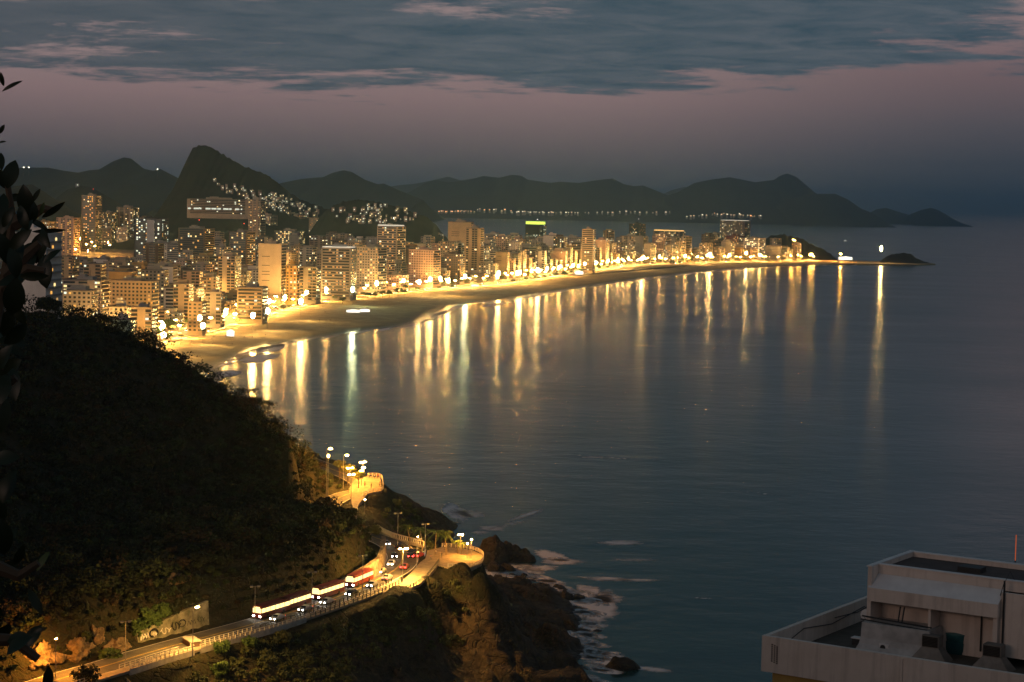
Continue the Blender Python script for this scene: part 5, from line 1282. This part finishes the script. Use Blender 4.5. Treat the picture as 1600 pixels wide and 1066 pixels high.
# street lamps between the blocks: (lamp head in the photo, several strong ones in the orange square)
G_SQ = glow('lamp_square', (1, .38, .05), 9000, True)
sq = [(100,372),(112,378),(125,374),(135,382),(143,378),(118,390),(137,392),(169,379),(172,383),(148,385)]
for i, (px, py) in enumerate(sq):
    p = at_z(px, py + 17, 4); lamp('small', G_SQ, (p.x, p.y, 4), at_d(px, py, p.y).z - 4, 0, 'strong orange lamp in the square below the tallest tower', 'street lamp', 'orange lamps of the square')
rs = random.Random(5)
for i in range(85):  # placed at random, mostly hidden, to throw a warm glow on facades
    s = 420 + (PLEN - 600) * rs.random() ** .8; p, t, n = pr(s); q = p + n * rs.uniform(80, 640 - 420 * s / PLEN)
    lamp('small', G_CITY, (q.x, q.y, 4), 8.0, 0, 'orange street lamp placed between the apartment blocks to light the walls', 'street lamp', 'street lamps between the blocks')

# favela houses on the slopes
HOUSE = []
for k in range(6):
    bb = MB(); w_ = 5 + k % 3; bb.box(-w_/2, w_/2, -2.6, 2.6, -3, 5 + k % 2 * 2.5, 0)
    nwin = [(-.25, 1.2), (.22, 3.9)] if k % 3 == 1 else [(0.1, 1.4)]
    for j, (u, z) in enumerate(nwin): bb.box(u*w_-.9, u*w_+.9, -2.75, -2.62, z, z+1.5, 1 + (j + k) % 2)
    bb.box(-w_/2-.2, w_/2+.2, -2.8, 2.8, 5 + k % 2 * 2.5, 5.25 + k % 2 * 2.5, 3)
    wm = [MATS['wall_' + c] for c in ('brown', 'tan', 'grey', 'pink', 'concrete', 'brown')][k]
    l1 = [glow('house_light_white', (.95, 1, .80), 2.2), glow('house_light_amber', (1, .66, .28), 1.8), glow('house_light_yellow', (1, .78, .40), 2.4), glow('house_light_orange', (1, .42, .12), 1.8)]
    HOUSE.append(bb.mesh('hillside_house', [wm, l1[(k*2) % 4], l1[(k+1) % 4], ROOFM]))
rs = random.Random(21)
def houses(n_, pick, keys, label, group):
    c = 0; tries = 0
    while c < n_ and tries < n_ * 12:
        tries += 1; px, py = pick(); p = hit_hill(px, py, keys)
        if p is None: continue
        o = put('hillside_house', HOUSE[rs.randrange(6)], None, p + Vector((0, -3, 1)), rs.uniform(-.5, .5)); tag(o, label, 'house', group); o.scale = (rs.uniform(.55, 1.25),) * 3; c += 1
def pick_a():
    x = rs.triangular(328, 505, 440); lo = np.interp(x, [328, 345, 375, 400, 440, 480, 505], [278, 286, 295, 300, 308, 320, 330]); hi = np.interp(x, [328, 345, 390, 440, 505], [284, 300, 318, 336, 346])
    return x, rs.uniform(lo, hi)
houses(125, pick_a, ['hill12'], 'tiny lit house in the favela climbing the black rock', 'favela houses on the black rock')
def pick_b():
    x = rs.triangular(505, 655, 570); lo = np.interp(x, [505, 540, 600, 660], [330, 318, 322, 338]); return x, rs.uniform(lo, np.interp(x, [505, 600, 660], [350, 350, 344]))
houses(75, pick_b, ['hill13'], 'tiny lit house in the favela on the low dark hill', 'favela houses on the low hill')
for px, py, lb in [(104,296,'tiny lit house first of two on the small misty hill'),(121,292,'tiny lit house at the crest of the small misty hill')]:
    p = hit_hill(px, py, ['hill11']); 
    if p: tag(put('hillside_house', HOUSE[2], None, p + Vector((0, -3, 2)), .2), lb, 'house').scale = (1.5, 1.5, 1.5)
for px, py, lb in [(37,264,'mast light first on the long distant ridge'),(45,264,'mast light second on the long distant ridge'),(246,267,'mast light on the distant ridge near the black rock')]:
    p = at_d(px, py, 7900); bb = MB(); bb.tube([(0, 0, -30), (0, 0, 4)], 1.0, 5); t = thing('beacon_mast', lb, 'mast', p); bb.build('mast', DARKM, t); bb = MB(); bb.ball((0, 0, 6), 2.6, 6, 5); bb.build('beacon', glow('mast_light', (1, .95, .7), 5), t)

# lights of the town across the water
FS = []
for k, (c, st) in enumerate([((1, .40, .14), 5), ((1, .88, .62), 2.6), ((1, .66, .38), 1.8)]):
    bb = MB(); bb.box(-10, 10, 0, 12, -30, 14, 0); bb.box(-6, 6, -.6, -.05, 3, 9 + k, 1); bb.box(-10.5, 10.5, -.5, 12.5, 14, 15.5, 2)  # glowing house fronts stand in for lamps on the far shore
    FS.append(bb.mesh('far_shore_light', [MATS['wall_grey'], glow('far_front_%d' % k if False else ['far_front_orange', 'far_front_white', 'far_front_amber'][k], c, st), ROOFM]))
def far_row(x0, x1, ya, yb_, n_, Y, ks, label, group, jit):
    for i in range(n_):
        x = x0 + (x1 - x0) * (i + rs.random() * .8) / n_; y = ya + (yb_ - ya) * (x - x0) / (x1 - x0) - abs(rs.gauss(0, jit))
        o = put('far_shore_light', FS[rs.choice(ks)], None, at_d(x, y, Y) - Vector((0, 0, 6)), 0); tag(o, label, 'house', group); o.scale = (rs.uniform(.25, .75),) * 3
far_row(633, 742, 331, 330, 30, 12600, [0, 0, 2], 'distant orange shore light built as house front in the thick row across the water', 'orange lit fronts across the water', 1.0)
far_row(742, 800, 328, 330, 9, 12600, [0, 1, 2], 'scattered distant shore light built as house front past the thick orange row', 'scattered lit fronts across the water', 2.2)
far_row(800, 900, 331, 332, 22, 12600, [1, 1, 2], 'distant white shore light built as house front in the thin row across the water', 'white lit fronts across the water', .7)
far_row(900, 1052, 332, 331, 17, 12600, [1, 2, 1], 'distant shore light built as house front in the sparse far shore row', 'sparse lit fronts across the water', 1.2)
far_row(1072, 1105, 338, 336, 6, 12400, [1, 2], 'distant shore light built as house front alone short of the mountain foot', 'lit fronts short of the mountain foot', .7)
far_row(1112, 1192, 334, 338, 18, 12400, [2, 1, 0], 'distant shore light built as house front at the foot of the peaked mountain', 'lit fronts at the mountain foot', 1.2)
def boat(px, py, L, label):
    q = at_z(px, py, 0); t = thing('boat', label, 'boat', q, .1); bb = MB()
    bb.add([(-L/2, -L*.1, 1.6), (L*.35, -L*.1, 1.6), (L/2, 0, 2.0), (L*.35, L*.1, 1.6), (-L/2, L*.1, 1.6), (-L*.45, -L*.06, -.4), (L*.32, -L*.05, -.4), (L*.42, 0, -.4), (L*.32, L*.05, -.4), (-L*.45, L*.06, -.4)], [(0,1,2,3,4),(5,9,8,7,6),(0,5,6,1),(1,6,7,2),(2,7,8,3),(3,8,9,4),(4,9,5,0)])
    bb.build('hull', WHITEP, t); bb = MB(); bb.box(-L*.3, L*.15, -L*.07, L*.07, 1.6, 4.2); bb.build('cabin', glow('boat_cabin_lit', (.9, .95, .85), .9), t)
boat(1321, 377, 14, 'small lit boat at sea beyond the sandspit'); boat(1182, 349, 22, 'faint lit boat far out behind the widest far tower')

# ------------------------------------------------------------------ the roof terrace below the camera
PW = mat('terrace_wall_paint', (.78, .66, .58), .85, col2=(.70, .58, .50), scale=.7)
t_ = NT(PW.node_tree); b_ = [n for n in t_.n if n.type == 'BSDF_PRINCIPLED'][0]; src = b_.inputs['Base Color'].links[0].from_socket
o_ = t_.node('ShaderNodeTexCoord').outputs['Object']; sv = t_.node('ShaderNodeVectorMath', {0: o_, 1: (1.6, 1.6, .12)}, operation='MULTIPLY').outputs[0]
t_.l.new(t_.mix(t_.maprange(t_.noise(sv, 1.0, 6, .7, .3), .5, .78, 0, .55), src, (.26, .20, .17)), b_.inputs['Base Color'])
PWW = mat('hood_white_paint', (.78, .74, .72), .8, col2=(.66, .62, .61), scale=.9)
PY = mat('facade_yellow_light', (.55, .38, .12), .85)  # yellow light on the lower facade put into its wall colour
FELT = mat('terrace_felt', (.11, .08, .072), .95, col2=(.07, .055, .05), scale=.8)
DECKM = mat('terrace_deck', (.10, .085, .07), .9, scale=1.2)
t = put('rooftop_building', None, None, (14.9, 114.3, 98.6), math.atan2(-.552, .834))
tag(t, 'pink walled building top with roof terrace and white hooded penthouse', 'building'); RB = t
ex = Vector((.834, -.552, 0)); ey = Vector((.552, .834, 0)); O_ = Vector((14.9, 114.3, 98.6))
def bx(name, m, *bxs, par=None, sm=False):
    bb = MB()
    for q in bxs: bb.box(*q)
    return bb.build(name, m, par or RB)
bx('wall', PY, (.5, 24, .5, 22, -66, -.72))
bb = MB(); D_ = .28
bb.box(0, 26, 0, D_, -.7, 1.4); bb.box(0, D_, D_, 24, -.7, 1.38); bb.box(25.7, 26, D_, 24, -.7, 1.38); bb.box(D_, 25.7, 23.7, 24, -.7, 1.38)
bb.build('parapet', PW, RB)
bx('deck', DECKM, (.29, 25.69, .29, 23.69, -.69, 0.0))
bb = MB()
for c in range(3):
    for r_ in range(9): bb.box(.62 + c*.16, .72 + c*.16, -.02, .05, -.05 + r_*.12 - c*.05, .02 + r_*.12 - c*.05)
bb.build('vent_grille', DARKM, RB)
bx('drain_pipe', PW, (8.6, 8.72, -.1, -.005, -.7, 1.3))
# penthouse block: set back wall, hooded loggia, flush wall, flat roof with upstand
PX, PYY, PT = 3.5, 6.9, 4.9
bb = MB()
bb.box(PX, PX+.25, PYY, PYY+6.6, 0, PT-.02); bb.box(PX+.25, PX+8.1, PYY+1.6, PYY+1.85, 0, PT-.6); bb.box(PX+.25, 17.5, PYY+1.0, PYY+1.25, PT-.62, PT-.02)
bb.box(PX+8.1, 17.5, PYY+.35, PYY+.6, .55, PT-.62); bb.box(PX+7.85, PX+8.1, PYY, PYY+1.9, 0, PT-1.9); bb.box(PX+3.85, PX+4.0, PYY+.1, PYY+1.6, 0, PT-2.0)
bb.box(PX+.25, 17.5, PYY+6.35, PYY+6.6, 0, PT-.02); bb.box(17.25, 17.5, PYY+1.25, PYY+6.35, 0, PT-.02)
ph_ = bb.build('penthouse', PW, RB)
bb = MB()   # sloping hood with fascia
x0, x1, zf, zl, zb_ = PX+.08, PX+8.15, PT-.55, PT-1.25, PT-2.05
for y0, za, y1, zc in ((PYY+.98, zf, PYY-.15, zl), (PYY-.15, zl, PYY-.15, zb_)):
    bb.add([(x0, y0, za), (x1, y0, za), (x1, y1, zc), (x0, y1, zc)], [(3, 2, 1, 0)])
for x in (x0, x1): bb.add([(x, PYY+.98, zf), (x, PYY-.15, zl), (x, PYY-.15, zb_), (x, PYY+.98, zb_)], [(0, 1, 2, 3)])
bb.add([(x0, PYY-.15, zb_), (x1, PYY-.15, zb_), (x1, PYY+.98, zb_), (x0, PYY+.98, zb_)], [(0, 1, 2, 3)])
bb.m = [0, 1, 1, 1, 1]; bb.build('hood', [PWW, PW], ph_)
bb = MB(); bb.box(PX+.26, 17.24, PYY+1.26, PYY+6.34, PT-.4, PT-.28); bb.build('roof', FELT, ph_)
bb = MB(); bb.box(PX-.06, 17.56, PYY+.94, PYY+1.27, PT-.015, PT+.05); bb.box(PX-.06, PX+.27, PYY-.06, PYY+6.66, PT-.012, PT+.055); bb.box(PX+.27, 17.56, PYY+6.33, PYY+6.66, PT-.015, PT+.05); bb.build('roof_upstand', PWW, ph_)
bb = MB(); bb.box(PX+4.3, PX+5.7, PYY+3.4, PYY+4.5, PT-.28, PT+.02); bb.build('roof_hatch', DARKM, ph_)
bb = MB(); bb.box(PX+9.8, PX+13.0, PYY+4.2, PYY+6.2, PT-.28, PT-.05); bb.build('roof_panel', DARKM, ph_)
bb = MB(); bb.tube([(PX+8.35, PYY+.25, .3), (PX+8.35, PYY+.25, PT+.1)], .06, 6); bb.tube([(PX+8.35, PYY+.25, PT+.1), (PX+8.1, PYY+.3, PT-.8)], .02, 4); bb.tube([(PX+8.35, PYY+.25, PT), (PX+8.4, PYY+1.0, PT+.55), (PX+8.7, PYY+1.3, PT-.2)], .018, 4); bb.build('downpipe', DARKM, ph_)
bb = MB(); bb.tube([(PX-.2, PYY-.2, 1.9), (PX+4.2, PYY-.2, 1.75)], .05, 6); bb.tube([(PX-.2, PYY-.35, 1.72), (PX+4.0, PYY-.35, 1.6)], .04, 6); bb.tube([(PX+2.1, PYY-.2, 1.8), (PX+2.1, PYY+.1, 2.7)], .045, 6); bb.tube([(PX+2.35, PYY-.2, 1.8), (PX+2.35, PYY+.1, 2.7)], .045, 6); bb.tube([(PX+6.6, PYY+1.5, .4), (PX+6.6, PYY+1.5, 2.9)], .05, 6); bb.build('pipes', DARKM, ph_)
# flared white plinth in front of the loggia
bb = MB(); prf = [(0, -.95), (.35, -.7), (.7, -.6), (1.6, -.55)]
for i in range(3):
    (z0, y0), (z1, y1) = prf[i], prf[i+1]; e0, e1 = -(y0+.5) * .5, -(y1+.5) * .5
    bb.add([(PX-.02-e0, PYY+y0, z0), (PX+4.2+e0, PYY+y0, z0), (PX+4.2+e1, PYY+y1, z1), (PX-.02-e1, PYY+y1, z1)], [(0, 1, 2, 3)])
    bb.add([(PX+4.2+e0, PYY+y0, z0), (PX+4.2+e0, PYY+1.5, z0), (PX+4.2+e1, PYY+1.5, z1), (PX+4.2+e1, PYY+y1, z1)], [(0, 1, 2, 3)])
    bb.add([(PX-.02-e0, PYY+1.5, z0), (PX-.02-e0, PYY+y0, z0), (PX-.02-e1, PYY+y1, z1), (PX-.02-e1, PYY+1.5, z1)], [(0, 1, 2, 3)])
bb.add([(PX, PYY-.55, 1.6), (PX+4.2, PYY-.55, 1.6), (PX+4.2, PYY+1.5, 1.6), (PX, PYY+1.5, 1.6)], [(0, 1, 2, 3)])
bb.build('plinth', mat('plinth_white', (.50, .47, .45), .85, scale=1.0), ph_)
def W_(x, y, z=0.0): return O_ + ex * x + ey * y + Vector((0, 0, z))
RZB = math.atan2(-.552, .834)
TEAL = mat('tank_teal_plastic', (.025, .115, .125), .5, scale=1)
def tank(px, py, r_, h_, label, ydepth=None):
    p = at_z(px, py, 98.6); t = thing('water_tank', label, 'water tank', p, RZB); bb = MB()
    bb.tube([(0, 0, 0), (0, 0, h_*.1), (0, 0, h_*.12), (0, 0, h_*.5), (0, 0, h_*.52), (0, 0, h_*.82), (0, 0, h_*.84)], [r_*.95, r_*.97, r_*1.0, r_*1.03, r_*1.0, r_*1.03, r_*.98], 28); bb.build('tank', TEAL, t, sm=False)
    bb = MB(); bb.tube([(0, 0, h_*.84), (0, 0, h_*.88), (0, 0, h_*.95), (0, 0, h_)], [r_*1.06, r_*1.06, r_*.7, r_*.35], 28); bb.build('lid', mat('tank_lid_teal', (.06, .17, .18), .45), t)  # lid colour lightened as a highlight on the tank top
    bb = MB(); bb.tube([(r_*.9, -r_*.3, h_*.9), (r_*1.25, -r_*.3, h_*.8), (r_*1.25, -r_*.3, 0)], .03, 5); bb.build('pipe', DARKM, t)
tank(1497, 1019, .80, 1.35, 'round teal water tank in front of the loggia post')
tank(1466, 1003, .72, 1.4, 'teal water tank mostly hidden behind the louvred extractor')
tank(1560, 1024, .78, 1.35, 'teal water tank half hidden behind the extractor by the frame edge')
tank(1592, 1012, .55, .7, 'small dark tank beside the flush wall at the frame edge')
GALV = mat('galvanised_sheet', (.22, .20, .18), .6, .3, scale=1.5)
def extractor(px, py, w_, label):
    p = at_z(px, py, 98.6); t = thing('extractor_hood', label, 'roof vent', p, RZB); bb = MB()
    bt, tp = w_*.95, w_*.45
    bb.add([(-bt,-bt*.55,0),(bt,-bt*.55,0),(bt,bt*.55,0),(-bt,bt*.55,0),(-tp,-tp*.7,.75),(tp,-tp*.7,.75),(tp,tp*.7,.75),(-tp,tp*.7,.75)], [(0,1,5,4),(1,2,6,5),(2,3,7,6),(3,0,4,7),(4,5,6,7)]); bb.build('base', GALV, t)
    bb = MB(); bb.box(-tp, tp, -tp*.7, tp*.7, .76, 1.45); bb.build('housing', GALV, t)
    bb = MB()
    for k in range(7): bb.box(-tp*.9, tp*.9, -tp*.7-.05, -tp*.7-.01, .8 + k*.085, .87 + k*.085)
    bb.build('louvre', mat('louvre_black', (.03, .025, .022), .7), t)
extractor(1456, 1030, 1.15, 'dark louvred extractor vent on a pyramid base beside the round teal tank')
extractor(1552, 1045, 1.2, 'second louvred extractor vent, lowest on the terrace near the frame edge')
p = at_z(1382, 1019, 98.6); t = thing('air_conditioner', 'small white air conditioner unit at the foot of the flared plinth', 'air conditioner', p, RZB)
b = MB(); b.box(-.3, .3, -.14, .14, .05, .5); b.build('case', PWW, t); b = MB(); b.tube([(-.06, -.145, .28), (-.06, -.165, .28)], .17, 14); b.build('fan_grille', DARKM, t); b = MB(); b.box(-.26, -.2, -.13, .13, 0, .049); b.box(.2, .26, -.13, .13, 0, .049); b.build('foot', DARKM, t)
p = at_z(1339, 1007, 98.6); t = thing('roof_vent', 'small dark vent box with a white lid near the parapet corner', 'vent', p, RZB)
b = MB(); b.box(-.25, .25, -.2, .2, 0, .38); b.build('body', DARKM, t); b = MB(); b.box(-.3, .3, -.26, .26, .385, .45); b.build('lid', PWW, t)
p = W_(PX-.75, PYY+2.0, 0); t = thing('satellite_dish', 'white satellite dish against the penthouse side wall', 'satellite dish', p, RZB)
b = MB(); b.tube([(0, 0, 0), (0, 0, 1.3)], .04, 6); b.build('mast', METAL, t)
b = MB(); n_ = 18
for r_ in (0.0, .25, .45):
    for k in range(n_): b.v.append((r_*math.cos(k*6.283/n_), -.12 - .25*(.2-r_*r_), 1.5 + r_*.85*math.sin(k*6.283/n_)))
for r_ in range(2):
    for k in range(n_): b.f.append((r_*n_+k, r_*n_+(k+1) % n_, (r_+1)*n_+(k+1) % n_, (r_+1)*n_+k)); b.m.append(0)
b.build('dish', PWW, t)
b = MB(); b.tube([(0, -.15, 1.15), (0, -.55, 1.45)], .02, 5); b.build('feed_arm', METAL, t)
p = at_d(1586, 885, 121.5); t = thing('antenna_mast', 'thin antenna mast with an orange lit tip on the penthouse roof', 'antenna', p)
b = MB(); b.tube([(0, 0, -1.0), (0, 0, .35)], .035, 6); b.build('pole', DARKM, t); b = MB(); b.tube([(0, 0, .36), (0, 0, 1.95)], .03, 6); b.build('lit_tip', glow('antenna_glow', (1, .20, .06), .35), t)  # upper pole glows by itself to look lit orange
b = MB()
for pts in ([(.3, 9.5, .9), (.32, 13, .7), (.34, 17, 1.0)], [(.3, 2, .4), (.33, 5, 1.0), (.33, 9, .6), (.33, 14, .9)]): b.tube([Vector(q) for q in pts], .03, 4)
cb = b.build('cable', DARKM, RB)

# ------------------------------------------------------------------ dark leaves close to the camera
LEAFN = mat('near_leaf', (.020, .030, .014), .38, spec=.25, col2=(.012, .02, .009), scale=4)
LEAFN2 = mat('near_leaf_lit', (.055, .085, .02), .45, spec=.3, scale=4)  # brighter copy of the near leaf, light put into its colour
def leaf(bb, c, dirv, nrm, L, W, mi=0):
    d = dirv.normalized(); n = (nrm - d * nrm.dot(d)).normalized(); s = d.cross(n); N = 7; vs = []
    for i in range(N + 1):
        f_ = i / N; wd = W * (math.sin(math.pi * (f_ ** .75)) ** .8) * (.55 + .6 * f_) if 0 < f_ < 1 else W * .05
        mid = c + d * (L * (f_ - .5)) - n * (L * .16 * (f_ - .4) ** 2 * 2)
        vs += [mid - s * wd + n * wd * .22, mid, mid + s * wd + n * wd * .22]
    fs = []
    for i in range(N): fs += [(3*i, 3*i+1, 3*i+4, 3*i+3), (3*i+1, 3*i+2, 3*i+5, 3*i+4)]
    bb.add(vs, fs, mi)
lv = MB(); rs = random.Random(4)
L0 = [(3,124,22,100,.5),(18,134,36,28,.25),(3,202,16,60,.6),(3,222,14,10,.4),(2,252,30,95,.5),(17,272,46,75,.75),(4,280,34,110,.7),(41,316,54,100,.7),(22,309,48,10,.35),(56,306,26,60,.4),(66,326,20,75,.5,1),(83,329,44,32,.32),(36,340,42,110,.6),(52,333,34,80,.6),(75,361,56,2,.18),(8,345,50,70,.7),
      (62,386,56,70,.75),(70,424,54,95,.75),(80,400,34,40,.5),(41,411,52,60,.7),(22,411,48,100,.7),(20,437,50,20,.5),(52,432,46,0,.45),(70,372,40,120,.5),(22,464,60,80,.8),(8,390,50,100,.7),(30,375,50,40,.6),(14,365,40,140,.6),(40,360,44,70,.5),(10,500,60,80,.8),(10,440,50,70,.8),(30,490,40,120,.6),
      (5,320,40,90,.6),(12,340,36,60,.6),(30,398,44,85,.6),(60,350,34,150,.4),(45,388,40,30,.5),
      (5,560,50,60,.7),(20,600,55,100,.7),(2,650,60,80,.7),(30,690,46,40,.6),(12,760,56,70,.7),(5,840,60,90,.7),(30,868,40,60,.5),(66,877,36,60,.45,1),(40,905,60,95,.6),(12,930,60,60,.7),(55,940,44,120,.5),(20,985,60,40,.7),(45,1020,56,60,.7),(10,1040,60,100,.8),(65,1045,50,110,.6),(35,1060,60,20,.7),(75,1060,40,80,.6),(30,960,50,130,.7),(60,985,30,20,.4),(8,890,50,30,.6),(85,910,30,15,.25),(5,715,50,110,.6),(0,620,50,50,.6),(20,545,40,150,.5)]
for q in L0:
    x, y, L, ang, fat = q[:5]; L *= .88
    if y > 480 and (x + y) % 3 == 0: continue
    Y = rs.uniform(4.6, 5.6); c = at_d(x, y, Y); k = Y / F * 1.15
    d = rt * math.cos(R(ang)) + up * math.sin(R(ang)) + fw * rs.uniform(-.35, .35); n = -fw + rt * rs.uniform(-.5, .5) + up * rs.uniform(-.3, .6)
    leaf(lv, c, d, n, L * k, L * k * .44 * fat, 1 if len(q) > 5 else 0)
for i in range(34):
    y = rs.uniform(285, 1080); mx = np.interp(y, [240, 300, 380, 430, 520, 600, 700, 850, 950, 1080], [0, 18, 45, 50, 30, 18, 14, 30, 60, 75]); x = rs.uniform(-60, mx); Y = rs.uniform(4.7, 6.2); c = at_d(x, y, Y); k = Y / F
    d = rt * rs.uniform(-1, 1) + up * rs.uniform(-.6, 1) + fw * rs.uniform(-.5, .5); n = -fw + rt * rs.uniform(-.8, .8) + up * rs.uniform(-.4, .8)
    L = rs.uniform(34, 58); leaf(lv, c, d, n, L * k, L * k * .33, 0)
t = thing('broadleaf_tree', 'dark broad leaved branches hanging in at the picture edge close to the viewer', 'tree', (-1.9, 5.2, gz(-1.9, 5.2, 118)))
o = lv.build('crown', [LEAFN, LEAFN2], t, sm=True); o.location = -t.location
br = MB()
for pts in ([(-60,1120),(-20,900),(-14,700),(-10,520),(8,430),(20,340),(12,290)], [(8,430),(40,400),(62,380)], [(5,450),(45,420),(70,424)], [(20,350),(50,335),(66,326),(83,329)], [(-15,640),(10,600),(25,590)], [(-20,880),(30,900),(60,880)], [(-30,1000),(20,1000),(60,1030)]):
    ps = [at_d(x, y, 5.2) for x, y in pts]; n_ = len(ps); br.tube(ps, [.022 * (1 - .75 * i / n_) for i in range(n_)], 6)
zt = gz(-1.9, 5.2, 118); p_ = at_d(-60, 1120, 5.2); br.tube([Vector((-1.9, 5.2, zt - .5)), Vector((-1.85, 5.2, (zt + p_.z) / 2)), p_], [.09, .06, .022], 8)
o = br.build('branch', WOODM, t); o.location = -t.location

# ------------------------------------------------------------------ evening haze: one closed box around everything
def haze(density, col, g):
    m = bpy.data.materials.new('haze_air'); m.use_nodes = True; t = NT(m.node_tree); t.n.clear()
    v = t.node('ShaderNodeVolumePrincipled', {'Color': tuple(col) + (1,), 'Density': density, 'Anisotropy': g})
    ou = t.node('ShaderNodeOutputMaterial'); t.l.new(v.outputs[0], ou.inputs['Volume'])
    bb = MB(); bb.box(-52000, 52000, -3500, 52000, -12, 430); o = bb.build('haze', m); tag(o, kind='stuff')
haze(5.2e-5, (.42, .74, 1.0), 0.78)
